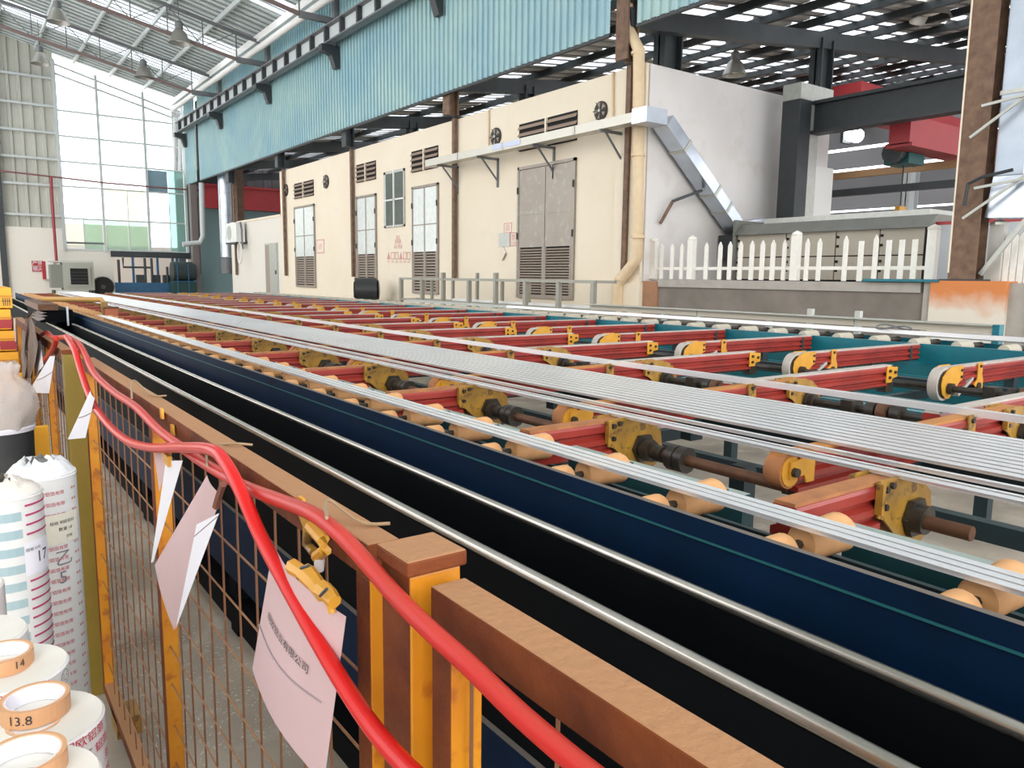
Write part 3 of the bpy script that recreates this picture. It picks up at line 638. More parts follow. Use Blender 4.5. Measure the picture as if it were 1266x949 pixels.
# runway beam in the side shed on its frame
t = thing('runway_beam', 'heavy dark steel beam running towards the right from the grey portal', 'beam', (14, 9.6, 4.5))
def p(b, n, m=STEELD, **k): return b.build(n, m, t, loc=(-14, -9.6, -4.5), **k)
p(mb().box(13.85, 14.15, -2, 9.6, 5.0, 5.06), 'top_flange'); p(mb().box(13.97, 14.03, -2, 9.6, 4.5, 5.0), 'web'); p(mb().box(13.85, 14.15, -2, 9.6, 4.44, 4.5), 'bottom_flange')
t = thing('duct_portal', 'dark and silver rectangular duct standing in front of the white end face', 'duct', (13.7, 9.5, 2.8))
def p(b, n, m=GALVD, **k): return b.build(n, m, t, loc=(-13.7, -9.5, -2.8), **k)
p(mb().box(13.42, 13.80, 9.15, 9.55, 2.75, 5.05), 'upright', STEELD, bev=.01)
p(mb().box(13.80, 14.15, 9.2, 9.5, 2.8, 5.15), 'silver_face', GALVD); p(mb().box(13.42, 14.5, 9.15, 9.55, 5.05, 5.35), 'top_box', GALVD)
p(mb().box(14.3, 15.0, 9.35, 9.6, 2.7, 3.9), 'white_box', WHITEP)
# red overhead crane and runway
t = thing('overhead_crane', 'red bridge crane girder crossing the side shed behind the brown column', 'crane', (22, 8, 4.6))
def p(b, n, m=REDB): return b.build(n, m, t, loc=(-22, -8, -4.6))
p(mb().box(14.6, 37, 7.6, 8.0, 4.15, 4.65), 'bridge_girder'); p(mb().box(14.6, 37, 7.55, 8.05, 4.10, 4.17), 'bottom_flange')
t = thing('overhead_crane', 'red bridge crane girder high under the side roof, behind the wide dark column', 'crane', (26, 15, 7.4))
def p(b, n, m=REDB): return b.build(n, m, t, loc=(-26, -15, -7.4))
p(mb().box(22.5, 37, 13.8, 14.4, 6.7, 7.45), 'bridge_girder'); p(mb().box(22, 23.2, 13.0, 22, 6.8, 7.4), 'end_carriage')
t = thing('red_beam', 'red crane beam deep in the shed behind the low annex', 'beam', (13, 40.2, 5))
mb().box(-2.6, 6, -.15, .15, -.1, .85).build('web', REDB, t); mb().box(-2.6, 6, -.3, .3, .85, .95).build('flange', REDB, t); mb().box(-2.6, 6, -.3, .3, -.2, -.1).build('flange', REDB, t)
t = thing('hoist', 'dark green hoist motor hanging beside the bright lamp', 'hoist', (15.6, 8.2, 4.0))
mb().box(-.3, .3, -.25, .25, -.1, .3).build('motor_housing', mat('hoist_green', (.01, .09, .09), .5), t); mb().tube([(-.5, 0, .1), (.4, 0, .1)], .2, 12).build('drum', STEELD, t)
mb().bar((0, 0, -.1), (0, 0, -.9), .02, .02).build('chain', STEELD, t); mb().box(-.12, .12, -.05, .05, -1.2, -.9).build('hook_block', YELB, t)
c = onY(1056, 167, 9.3)
t = thing('work_lamp', 'very bright white lamp glowing under the dark runway beam', 'lamp', c)
mb().tube([(-.14, 0, 0), (.14, 0, 0)], .14, 14).build('bulb', emis('lamp_white', (.92, .95, 1), 14), t, smooth=True); mb().box(-.18, .18, .14, .2, -.15, .15).build('housing', STEELD, t)
for k, (z, x, m) in enumerate(((3.95, 16.5, mat('rail_tan', (.42, .25, .12), .6)), (3.45, 15.5, STEELD))):
    tag(mb().box(x-.06, x+.06, 1, 11.5, z-.07, z+.07).build('shed_rail', m), ['tan horizontal pipe crossing the side shed above the enclosure', 'dark horizontal beam crossing the side shed under the tan pipe'][k], 'rail')
tag(mb().box(20, 20.3, -2, 20, 2.75, 3.1).build('red_rail', mat('dark_red', (.18, .02, .03), .6)), 'dark red rail low behind the enclosure hood', 'rail')
# ---------------------------------------------------------------- low wall with pedestal, pickets
lw = emptys('wall_low', (10.35, 7, 0)); lw.name = 'wall_low'
def p(b, n, m=CONC, **k): return b.build(n, m, lw, loc=(-10.35, -7, 0), **k)
p(mb().box(10.2, 10.5, 4.95, 9.6, 0, 1.46), 'wall_body'); p(mb().box(10.17, 10.53, 5.0, 9.59, 1.46, 1.59), 'coping', CONCL)
p(mb().box(10.16, 10.6, 4.82, 4.95, 0, 1.6), 'plaster_edge', CONCL)
p(mb().box(10.12, 10.6, 3.97, 4.85, 0, 1.62), 'pedestal', STAIN); p(mb().box(10.2, 10.6, 3.5, 3.97, 0, 1.6), 'pedestal_side', CONCL); p(mb().box(10.1, 10.4, 3.2, 3.62, 0, 1.6), 'white_post', WHITEP)
p(mb().box(10.16, 10.52, 9.60, 9.95, 0, 1.56), 'broken_end', mat('broken_brick', (.40, .20, .11), .9, c2=(.24, .17, .12), nscale=8, bump=.6, bscale=14))
def px_of(x, y, z):
    d = Vector((x, y, z))-CAMP; return W_/2 + F_*d.dot(right)/d.dot(fwd)
def y_at(u, x):   # world Y where column u meets the plane X=x at eye height
    return onX(u, 344, x).y
XP = 10.42
PK = 'white pickets of the fence on the low wall'
t = thing('picket_fence', 'white pointed picket fence standing on the low grey wall', 'fence', (XP, 7, 1.59))
def p(b, n, m=PICK): return b.build(n, m, t, loc=(-XP, -7, -1.59))
pk = [817, 830, 842, 872, 889, 901, 914, 928, 941, 954, 968, 996, 1011, 1043, 1062, 1080, 1096, 1112, 1128]
def picket(y, top, wd, name='picket'):
    p(mb().prism([(y-wd/2, 1.6), (y+wd/2, 1.6), (y+wd/2, top-.07), (y, top), (y-wd/2, top-.07)], 'x', XP-.012, XP+.012), name)
for i, u in enumerate(pk):
    top = 2.24 if i > 12 else 2.22
    if u == 1062 or u > 1090: p(mb().box(XP-.012, XP+.012, y_at(u, XP)-.035, y_at(u, XP)+.035, 1.6, 2.16), 'picket')
    else: picket(y_at(u, XP), top, .075 if u < 960 else .065)
for u in (808, 854, 982, 1150):
    y = y_at(u, XP); p(mb().box(XP-.05, XP+.05, y-.06, y+.06, 1.6, 2.28), 'fence_post'); p(mb().lathe([(.09, 0), (.09, .03), (.0, .07)], (XP, y, 2.28), 4), 'post_cap')
p(mb().box(XP+.012, XP+.03, y_at(1150, XP), y_at(808, XP), 1.76, 1.81), 'rail')
t = thing('picket_fence', 'short white picket fence right of the brown column at the picture edge', 'fence', (XP, 3.8, 1.6))
def p(b, n, m=PICK): return b.build(n, m, t, loc=(-XP, -3.8, -1.6))
y = y_at(1229, XP); p(mb().box(XP-.06, XP+.06, y-.08, y+.08, 1.6, 2.3), 'fence_post', mat('post_grey', (.55, .54, .5), .6)); p(mb().lathe([(.11, 0), (.11, .03), (.0, .07)], (XP, y, 2.3), 4), 'post_cap')
for u in (1242, 1251, 1260, 1269, 1278): y = y_at(u, XP); p(mb().prism([(y-.03, 1.6), (y+.03, 1.6), (y+.03, 2.15), (y, 2.2), (y-.03, 2.15)], 'x', XP-.012, XP+.012), 'picket')
p(mb().box(XP+.012, XP+.03, 2.5, y_at(1235, XP), 1.72, 1.76), 'rail')
tag(mb().box(10.1, 10.3, 4.75, 5.75, 1.60, 1.635).build('teal_plate', TEAL), 'flat teal steel strip lying on the low wall beside the brown column', 'strip')
# big brown column at right
t = thing('rusty_column', 'large rusty brown H-section column standing on the stained pedestal', 'column', (10.26, 4.50, 1.62))
p = lambda b, n, m=BROWN: b.build(n, m, t)
p(mb().box(-.1, .1, -.015, .015, 0, 5.0), 'web'); p(mb().box(-.12, -.1, -.16, .16, 0, 5.0), 'flange'); p(mb().box(.1, .12, -.16, .16, 0, 5.0), 'flange')
p(mb().box(-.135, -.122, .145, .162, .1, 5.0), 'light_cable', CREAM); p(mb().box(-.14, .28, -.25, .25, 0, .02), 'base_plate', STEELD)
for z in (1.1, 2.05): p(mb().bar((-.22, -.1, z), (-.1, -.75, z+.1), .03, .03), 'bracket', GALVD); p(mb().bar((-.22, -.0, z-.35), (-.1, -.6, z+.12), .03, .03), 'bracket', GALVD)
p(mb().tube([(-.25, -.02, .9), (-.27, -.05, 1.15), (-.26, -.2, 1.22), (-.2, -.5, 1.28)], .02, 6), 'cable', STEELD)
t = thing('vertical_duct', 'shiny galvanised rectangular duct beside the large rusty column', 'duct', (10.46, 3.98, 2.5))
p = lambda b, n, m=GALV, **k: b.build(n, m, t, **k)
p(mb().box(-.22, .1, -.02, .30, .36, 4.2), 'duct_body', mat('duct_blue', (.36, .41, .47), .42, .7, c2=(.52, .56, .62), nscale=2.2, bump=.3, bscale=4), bev=.01)
for z in (1.3, 3.2): p(mb().box(-.23, .11, -.03, .31, z, z+.05), 'joint_strip', GALVD)
p(mb().prism([(.30, .36), (-.06, .36), (-.3, .02), (-2.2, -.02), (-2.2, -.22), (.36, -.12)], 'x', -.22, .1), 'duct_elbow', GALV)
p(mb().bar((-.2, -.1, -.15), (-.2, .35, -.8), .05, .05), 'support', GALVD)
# enclosure with hood behind the pickets
t = thing('oven_enclosure', 'long beige panelled enclosure with a grey metal hood behind the pickets', 'machine', (12.3, 7.5, 1.2))
def p(b, n, m=ENCL, **k): return b.build(n, m, t, loc=(-12.3, -7.5, -1.2), **k)
p(mb().box(12.02, 14.2, 5.9, 9.35, 0, 2.42), 'core', DARK)
yy = [9.35, 8.3, 7.35, 6.6, 5.9]
for i in range(4):
    for (a, b_) in ((1.62, 2.0), (2.02, 2.42)): p(mb().box(12.0, 12.02, yy[i+1]+.01, yy[i]-.01, a, b_), 'side_panel')
    for zz in (1.75, 1.9, 2.15, 2.3): p(mb().box(11.985, 12.0, yy[i]-.06, yy[i]-.02, zz, zz+.04), 'latch', DARK)
p(mb().quadbox([(11.9, 5.8, 2.42), (14.2, 5.8, 2.42), (14.2, 9.4, 2.42), (11.9, 9.4, 2.42), (12.15, 5.8, 2.62), (14.2, 5.8, 2.62), (14.2, 9.4, 2.62), (12.15, 9.4, 2.62)]), 'hood', HOOD)
p(mb().box(11.95, 14.2, 9.35, 9.42, .5, 2.7), 'corner_plate', HOOD)
p(mb().box(12.1, 13.2, 3.2, 5.85, 1.0, 2.45), 'grey_cabinet', ENCLG); p(mb().box(12.1, 13.3, 3.2, 5.85, 2.45, 2.5), 'red_strip', REDB)
for y in (4.4, 5.1): p(mb().box(12.09, 12.1, y, y+.02, 1.2, 2.45), 'door_gap', DARK)
p(mb().box(12.3, 13.6, 6.0, 9.0, 2.62, 2.72), 'top_cover', GALVD)
# ================================================================ LAMPS
def hilamp(x, y, z, label, zr, r=.28):
    t = thing('high_bay_lamp', label, 'lamp', (x, y, z), 'grey high bay lamps')
    mb().lathe([(r, 0), (r*.93, .05), (r*.62, r*.95), (r*.3, r*1.25)], n=20, cap=False).build('shade', mat('shade_grey', (.33, .32, .29), .4, .5), t, smooth=True)
    mb().lathe([(r*.3, r*1.2), (r*.36, r*1.3), (r*.36, r*1.8), (r*.15, r*1.95)], n=14).build('ballast', STEEL, t, smooth=True)
    mb().tube([(0, 0, r*1.9), (0, 0, zr-z)], .01, 5).build('cord', STEELD, t)
    mb().lathe([(.0, r*.15), (r*.45, r*.3), (r*.3, r*1.1)], n=14, cap=False).build('bulb', mat('bulb_glass', (.7, .7, .66), .3), t, smooth=True)
for (u, v, yy_, l) in ((72, 24, 31, 'grey conical lamp at the top left corner under the hall roof'), (50, 76, 36.5, 'pale conical lamp in front of the ribbed sheet at the far left'), (222, 50, 28.15, 'grey conical lamp hanging left of the crane girder'), (178, 93, 34.2, 'grey conical lamp in front of the glazed end wall')):
    c = onY(u, v, yy_); hilamp(c.x, c.y, c.z-.1, l, roofz(c.x)-.1, .36)
for (u, v, yy_, l) in ((908, 88, 13.0, 'conical lamp with a clear skirt above the white end face'), (1151, 18, 9.0, 'wide conical lamp under the side roof left of the rusty column')):
    c = onY(u, v, yy_); hilamp(c.x, c.y, c.z-.1, l, rz2(c.x), .3 if u < 1000 else .42)
# ================================================================ HANDLING TABLE
ZT = 1.1
SP = .98
NR = 21
YF = 21.5
# --- puller track: two round rails on black webs, nearest to the fence
t = thing('puller_track', 'twin polished steel rails on black beams running between the yellow fence and the blue table', 'track', (1.0, -1, 0))
def p(b, n, m=BLK, **k): return b.build(n, m, t, loc=(-1.0, 1, 0), **k)
p(mb().tube([(.915, -1, 1.0), (.915, 30, 1.0)], .0125, 14), 'rail_bar', STEELRAIL, smooth=True)
p(mb().tube([(1.13, -1, 1.0), (1.13, 30, 1.0)], .0125, 14), 'rail_bar', STEELRAIL, smooth=True)
p(mb().box(.905, .925, -1, 30, .62, .99), 'web_plate'); p(mb().box(1.12, 1.14, -1, 30, .5, .99), 'web_plate')
p(mb().box(.89, .94, -1, 30, .56, .62), 'flange', NAVY); p(mb().box(.93, 1.22, -1, 30, .80, .82), 'tray_plate')
p(mb().box(.90, .93, -1, 30, .30, .56), 'lower_panel', NAVY); p(mb().box(.9, 1.0, -1, 30, .08, .17), 'foot_beam')
for k in range(16): p(mb().box(.93, 1.0, -.6+1.96*k, -.5+1.96*k, 0, .6), 'leg')
# --- blue roller table behind it
zs_ = onX(1266, 807, 1.25).z
t = thing('roller_table', 'long dark blue roller table with tan rollers beside the polished rails', 'conveyor', (1.37, -1, 0))
def p(b, n, m=NAVY, **k): return b.build(n, m, t, loc=(-1.37, 1, 0), **k)
p(mb().box(1.245, 1.262, -1, YF, zs_, ZT), 'side_beam', NAVY)
p(mb().box(1.241, 1.246, -1, YF, zs_-.003, zs_+.001), 'weld_seam', mat('seam_teal', (.01, .10, .11), .5))
p(mb().box(1.246, 1.262, -1, YF, .55, zs_-.004), 'side_panel', NAVY)
p(mb().box(1.262, 1.575, -1, YF, .93, .945), 'trough_plate', BLK)
p(mb().box(1.262, 1.278, -1, YF, .95, 1.06), 'inner_rail', DKBEAM); p(mb().box(1.572, 1.588, -1, YF, .90, .985), 'inner_rail', DKBEAM)
for k in range(11): p(mb().box(1.27, 1.35, -.5+1.96*k, -.42+1.96*k, 0, .93), 'leg', NAVY)
r_small = mb(); r_small.lathe([(.012, -.006), (.031, -.004), (.034, .004), (.034, .046), (.031, .052), (.012, .054)], n=16)
def along_x(b):  # lathe axis z -> x
    b.v = [(z, y, x) for (x, y, z) in b.v]; return b
rs = along_x(r_small).build('roller', ROLL, t, smooth=True)
rb = along_x(mb().lathe([(.012, -.004), (.034, 0), (.038, .008), (.043, .138), (.038, .148), (.012, .152)], n=20)).build('roller', ROLL, t, smooth=True)
ax = mb().tube([(1.262, 0, 0), (1.575, 0, 0)], .010, 6).build('axle', OIL, t)
yr = [.2 + .34*k for k in range(62)]
for i, y in enumerate(yr):
    for o, x in ((rs, 1.280), (rb, 1.385), (ax, 0)):
        c = o if i == 0 else o.copy()
        if i: COL.objects.link(c); c.parent = t
        c.location = (x-1.37, y+1, 1.062)
# short inner segments with pale top edge
for k in range(9):
    ya = 1.21 + SP*(k-1)
    o = mb().box(1.63, 1.662, ya, ya+.70, .96, 1.045).build('rail_segment', mat('rail_teal', (.008, .055, .062), .5, c2=(.005, .03, .04), nscale=5, dust=(.36, .42, .38), dustamt=.8))
    tag(o, 'short teal rail piece between the near orange arms, %s from the camera' % nth(k), 'rail', 'short teal rail pieces')
# --- transfer arms
def arm_section(y, z):   # ridged beam cross-section, (y,z) polygon, top at z
    P = []
    hs = [0, -.008, -.012, -.030, -.038, -.048, -.056, -.074, -.082, -.092, -.098, -.112]
    ds = [.030, .035, .035, .035, .018, .018, .035, .035, .018, .018, .035, .035]
    for h, d in zip(hs, ds): P.append((y-d, z+h))
    for h, d in zip(hs[::-1], ds[::-1]): P.append((y+d, z+h))
    return P
PLATE = [(0, .008), (.13, .008), (.19, -.01), (.245, -.05), (.255, -.10), (.235, -.15), (.19, -.18), (.15, -.18), (.10, -.14), (.03, -.085), (0, -.075)]
def mirror(P, L): return [(L-x, z) for x, z in P]
def make_arm(kind, lite=False):
    L = {'A': .54, 'B': 1.72, 'C': 1.78, 'D': 1.55}[kind]
    t = thing('transfer_arm', 'x', 'conveyor arm', (0, 0, 0))
    bm_ = {'A': BELTBR, 'B': ORANGE, 'C': BELTGR, 'D': BELTGR}[kind]
    x0, x1 = {'A': (0, .36), 'B': (.09, 1.50), 'C': (.22, L), 'D': (0, L-.10)}[kind]
    mb().prism(arm_section(0, -.006), 'x', x0, x1).build('beam', RED, t)
    b = mb(); xa, xb = {'A': (0, .52), 'B': (.03, 1.62), 'C': (.1, L), 'D': (0, L-.04)}[kind]
    b.box(xa, xb, -.027, .027, -.006, .003); b.build('belt', bm_, t)
    if not lite: mb().box(x0, x1, -.02, .02, -.132, -.122).build('return_belt', OIL, t)
    def pulley(xc, zc, r, m, mbelt, wd=.028):
        mb().tube([(xc, -wd, zc), (xc, wd, zc)], r, 18).build('pulley', mbelt, t, smooth=True)
        if not lite: mb().tube([(xc, -wd-.004, zc), (xc, wd+.004, zc)], r*.86, 16).build('pulley_disc', m, t, smooth=True)
    if kind in 'AB':
        xo = {'A': .335, 'B': 1.46}[kind]
        for s in (-1, 1): mb().prism([(x*1.08+xo, z*(1.15 if kind == 'A' else 1.05)) for x, z in PLATE], 'y', s*.036, s*.042).build('side_plate', YEL, t)
        pulley(xo+.165, -.092, .093, OIL, BELTBR if kind == 'A' else OIL)
        if not lite:
            mb().box(xo-.01, xo+.003, -.055, -.036, -.075, .004).build('plate_flange', YEL, t)
            mb().tube([(xo+.17, -.085, -.11), (xo+.17, .085, -.11)], .038, 12).build('bearing', OIL, t, smooth=True)
            mb().tube([(xo+.17, -.060, -.11), (xo+.17, -.045, -.11)], .055, 6).build('bearing_flange', OIL, t)
            for bx, bz in ((.022, -.015), (.022, -.06), (.05, -.008)): mb().tube([(xo+bx, -.053, bz), (xo+bx, -.04, bz)], .009, 6).build('bolt', OIL, t)
    if kind == 'B':
        pulley(.055, -.05, .052, YELB, BELTBR)
        for s in (-1, 1): mb().prism([(.04, -.02), (.16, -.01), (.16, -.09), (.12, -.09), (.11, -.065), (.04, -.07)], 'y', s*.034, s*.040).build('fork_plate', YELB, t)
        if not lite: mb().tube([(.055, -.055, -.05), (.055, .055, -.05)], .014, 8).build('pin', OIL, t)
    if kind == 'C':
        for s in (-1, 1): mb().prism([(x-.00, z) for x, z in mirror(PLATE, .29)][::1], 'y', s*.036, s*.042).build('side_plate', YELB, t)
        pulley(.10, -.095, .098, OIL, BELTGR)
        if not lite:
            mb().tube([(.12, -.07, -.12), (.12, .07, -.12)], .034, 10).build('bearing', OIL, t, smooth=True)
            mb().bar((.26, -.02, -.17), (.44, -.02, -.08), .04, .02).build('tension_bar', GALVD, t)
            for bx, bz in ((.27, -.02), (.27, -.06)): mb().tube([(bx, -.05, bz), (bx, -.04, bz)], .009, 6).build('bolt', OIL, t)
    if kind == 'D':
        mb().prism([(L-.12, 0), (L, -.01), (L, -.07), (L-.05, -.075), (L-.06, -.10), (L-.12, -.10)], 'y', -.040, -.034).build('end_bracket', YELB, t)
        mb().prism([(L-.12, 0), (L, -.01), (L, -.07), (L-.05, -.075), (L-.06, -.10), (L-.12, -.10)], 'y', .034, .040).build('end_bracket', YELB, t)
        pulley(L-.04, -.045, .045, OIL, OIL)
        if not lite:
            for bx, bz in ((L-.09, -.03), (L-.09, -.07), (L-.03, -.04)): mb().tube([(bx, -.05, bz), (bx, -.04, bz)], .010, 6).build('bolt', OIL, t)
            mb().box(L-.10, L-.02, -.03, .03, -.16, -.10).build('mount', OIL, t)
    if kind in 'BC':
        xc = {'B': 1.17, 'C': .52}[kind]
        mb().prism([(xc-.03, .012), (xc+.03, .012), (xc+.03, -.06), (xc+.05, -.10), (xc+.05, -.15), (xc-.02, -.15), (xc-.07, -.12), (xc-.03, -.09)], 'y', -.042, -.036).build('clip_plate', YELB if kind == 'C' else YEL, t)
        if not lite:
            mb().tube([(xc, -.05, -.01), (xc, -.042, -.01)], .010, 6).build('bolt', OIL, t)
            mb().tube([(xc-.01, -.05, -.135), (xc-.01, .05, -.135)], .026, 10).build('idler', OIL, t, smooth=True)
    if not lite:
        xm = {'A': .10, 'B': .8, 'C': 1.1, 'D': .7}[kind]
        mb().box(xm-.04, xm+.04, -.03, .03, -.22, -.118).build('foot_mount', DKBEAM, t)
    if kind == 'C': mb().box(L-.16, L-.13, -.037, .037, -.13, -.01).build('end_clamp', STEELD, t)
    return t
GRP = {'A': ('short red arm with brown belt beside the tan rollers, %s from the camera', 1.50, 1.0),
       'B': ('red arm with orange belt crossing under the wide bundle, %s from the camera', 1.885, .33),
       'C': ('red arm with large pale pulley by the far teal beam, %s from the camera', 4.60, 1.17),
       'D': ('red arm ending mid-table in a small yellow bracket, %s from the camera', 3.06, 1.42)}
for kd, (lab, xx, yy0) in GRP.items():
    full, lite = make_arm(kd), make_arm(kd, True)
    first = {'A': 0, 'B': 0, 'C': 0, 'D': 0}[kd]
    for k in range(NR):
        src = full if k < 9 else lite
        o = src if k in (0, 9) else dup(src)
        o.location = (xx, yy0 + SP*k, ZT - .0)
        o['label'] = lab % nth(k)
        o['group'] = {'A': 'short brown-belted arms', 'B': 'orange-belted arms', 'C': 'far arms with pale belts', 'D': 'mid-table arms with pale belts'}[kd]
# --- drive shafts
for k in range(7):
    ya = 1.0 + SP*k; yb = .33 + SP*(k-1) if k else .80
    if k: yb += .98-.0; yb = .33 + SP*(k) 
    t = thing('drive_shaft', 'short rusty drive shaft beside a round yellow plate, %s from the camera' % nth(k), 'shaft', (1.985, ya, ZT-.11), 'short rusty drive shafts')
    e = yb-ya
    mb().tube([(0, -.03, 0), (0, e, 0)], .019, 10).build('shaft_rod', RUSTY, t, smooth=True)
    if k:
        for f_, rr in ((.12, .038), (.2, .03), (.30, .045), (.36, .045)): mb().tube([(0, e*f_, 0), (0, e*f_-.035, 0)], rr, 12).build('coupling', OIL, t, smooth=True)
    else: mb().tube([(0, -.05, 0), (0, -.09, 0)], .034, 12).build('coupling', OIL, t, smooth=True)
for (x, z, l, y0_) in ((3.515, ZT-.11, 'long black drive shaft under the orange belts, through the mid-table plates', .2), (4.72, ZT-.12, 'long black drive shaft through the large pale pulleys', .9)):
    t = thing('drive_shaft', l, 'shaft', (x, y0_, z))
    mb().tube([(0, 0, 0), (0, 19.5, 0)], .02, 10).build('shaft_rod', OIL, t, smooth=True)
    for k in range(12):
        yb = (.33 if x < 4 else 1.17) + SP*k + .45 - y0_
        for d, rr in ((0, .045), (.06, .055), (.12, .045)): mb().tube([(0, yb+d, 0), (0, yb+d+.045, 0)], rr, 12).build('coupling', OIL if d != .06 else RUSTY, t, smooth=True)
        mb().box(-.05, .05, yb+.22, yb+.28, -.06, .04).build('bearing_block', OIL, t)
# --- frame under the arms
t = thing('table_frame', 'dark teal steel frame with legs and long beams under the red arms', 'frame', (3.5, 0, 0))
def p(b, n, m=DKBEAM, **k): return b.build(n, m, t, loc=(-3.5, 0, 0), **k)
for (x, z0, z1, m) in ((2.75, .93, .99, DKBEAM), (4.25, .84, .90, TEAL), (4.62, .84, .90, TEAL), (5.55, .84, .92, DKBEAM)):
    p(mb().box(x-.035, x+.035, .2, YF, z0, z1), 'long_beam', m)
p(mb().box(4.15, 4.23, .2, YF, .30, .40), 'low_beam'); p(mb().box(2.55, 2.62, .2, YF, .28, .36), 'low_beam')
for k in range(12):
    y = 2.05 + 1.96*k
    for x in (2.75, 4.19, 5.2):
        if y < YF:
            p(mb().box(x-.04, x+.04, y-.04, y+.04, 0, .8), 'leg'); p(mb().box(x-.08, x+.08, y-.08, y+.08, 0, .012), 'foot_plate', BLK)
for k in range(21): p(mb().box(1.65, 6.3, .74+SP*k, .79+SP*k, .76, .82), 'cross_beam') if k % 3 == 2 else None
# --- far roller table: teal beam, grey rollers
t = thing('roller_table', 'teal roller table with pale grey rollers along the far side', 'conveyor', (6.6, 0, 0))
def p(b, n, m=TEAL, **k): return b.build(n, m, t, loc=(-6.6, 0, 0), **k)
p(mb().box(6.40, 6.43, 0, YF, .93, ZT), 'side_beam'); p(mb().box(6.36, 6.40, 0, YF, .80, .84), 'lower_beam'); p(mb().box(6.38, 6.42, 0, YF, .6, .93), 'lower_panel', mat('teal_dark', (.0, .12, .15), .5))  # lower panel in a darker teal than the beams
p(mb().box(6.43, 7.0, 0, YF, .98, 1.0), 'trough_plate', BLK); p(mb().box(6.95, 6.98, 0, YF, 1.0, 1.10), 'side_beam', TEAL)
for k in range(11): p(mb().box(6.45, 6.53, .3+1.96*k, .38+1.96*k, 0, .95), 'leg', DKBEAM)
r0 = along_x(mb().lathe([(.015, 0), (.045, .003), (.048, .01), (.048, .21), (.045, .217), (.015, .22)], n=14)).build('roller', ROLLG, t, smooth=True)
r1 = along_x(mb().lathe([(.03, 0), (.03, .2)], n=10)).build('roller_core', OIL, t, smooth=True)
for k in range(60):
    for o, x in ((r0, 6.47), (r1, 6.70)):
        c = o if k == 0 else o.copy()
        if k: COL.objects.link(c); c.parent = t
        c.location = (x-6.6, .1+.345*k, 1.085)
tag(mb().box(6.88, 6.95, .5, 9.6, 1.135, 1.17).build('silver_profile', ALU), 'single bright aluminium profile lying on the pale rollers of the far table', 'profile')
tag(mb().box(6.98, 7.02, 1.5, 13, 1.12, 1.16).build('silver_profile', GALVD), 'dull aluminium profile lying right behind the bright one on the far table', 'profile')
# --- aluminium profiles on the arms
def profile(x, wd, y0, y1, label, group, h=.012, z=ZT+.004):
    b = mb(); n = 2
    e = min(.012, wd*.3)
    b.prism([(x-wd/2, z+h-.0015), (x-wd/2+e, z+h-.0025), (x-wd/2+e, z), (x+wd/2-e, z), (x+wd/2-e, z+h-.0025), (x+wd/2, z+h-.0015), (x+wd/2, z+h), (x-wd/2, z+h)], 'y', y0, y1)
    o = b.build('silver_profile', ALU); return tag(o, label, 'profile', group)
GB = 'aluminium profiles of the wide bundle'
for k in range(11):
    profile(2.165+.0505*k, .036, -.6, 22, 'bright aluminium profile in the wide bundle, %s from the near edge' % ('first' if k == 0 else nth(k)), GB)
for k in range(3): profile(1.356+.029*k, .0225, -.6, 9.9 if k < 2 else 9.6, 'bright aluminium profile lying on the tan rollers, %s from the dark blue beam' % ('first' if k == 0 else nth(k)), 'aluminium profiles on the tan rollers', z=ZT+.004)
for x, wd, l in ((1.925, .030, 'bright aluminium profile nearest the tan rollers in the pair before the bundle'), (1.962, .014, 'thin aluminium strip in the middle of the pair before the wide bundle'), (2.045, .018, 'slim aluminium profile next to the wide bundle on its near side')): profile(x, wd, -.6, 20, l, 'loose profiles beside the bundle')
profile(3.08, .032, -.6, 20, 'single aluminium profile lying alone beyond the wide bundle', None) if False else tag(mb().box(3.064, 3.096, -.6, 20, ZT+.004, ZT+.03).build('silver_profile', ALU), 'single aluminium profile lying alone beyond the wide bundle', 'profile')
# --- puller carriage far down the track
t = thing('puller_carriage', 'dark puller carriage with a tan arm and orange box far down the track', 'machine', (1.1, 10.6, 1.0))
p = lambda b, n, m, **k: b.build(n, m, t, **k)
p(mb().box(-.28, .05, -.3, 1.4, .02, .16), 'body', BLK); p(mb().box(-.30, -.1, -.35, 1.5, .16, .23), 'top_plate', RUSTY)
p(mb().box(-.02, .0, -.35, -.33, -.02, .2), 'side_rod', GALV)
p(mb().tube([(-.2, .3, .27), (.38, -.15, .27), (.40, -.2, .22), (.40, -.22, .05)], .03, 8), 'arm', mat('arm_tan', (.58, .33, .10), .5), smooth=True)
p(mb().box(.36, .42, -.3, -.2, .0, .25), 'bracket', YEL); p(mb().box(.38, .52, -.35, -.2, .02, .17), 'orange_box', mat('box_orange', (.45, .12, .05), .5)); p(mb().box(.37, .53, -.36, -.19, .17, .19), 'box_lid', RUSTY)
# --- things between table and wall
t = thing('steel_rack', 'grey square-tube rack with upright posts standing in front of the metal doors', 'rack', (8.9, 13, 0))
def p(b, n, m=mat('rack_grey', (.34, .33, .28), .5, .3), **k): return b.build(n, m, t, loc=(-8.9, -13, 0), **k)
yu = lambda u, x: onX(u, 350, x).y
for x, za in ((8.8, 1.56), (9.25, 1.56)):
    p(mb().box(x-.025, x+.025, 9.7, 16.7, za-.05, za), 'top_rail'); p(mb().box(x-.025, x+.025, 9.7, 16.7, 1.02, 1.07), 'lower_rail')
for u in (496, 522, 548, 580, 613, 650, 691, 734): y = yu(u, 8.8); tl = 1.68 if u in (548, 613) else 1.54; p(mb().box(8.76, 8.84, y-.04, y+.04, 0, tl), 'post')
for u in (534, 560, 590, 621, 654): y = yu(u, 9.25); p(mb().box(9.22, 9.28, y-.03, y+.03, 0, 1.68 if u == 590 else 1.54), 'post')
for y in (9.7, 13.0, 16.65): p(mb().box(8.8, 9.25, y-.02, y+.02, 1.02, 1.06), 'cross_bar')
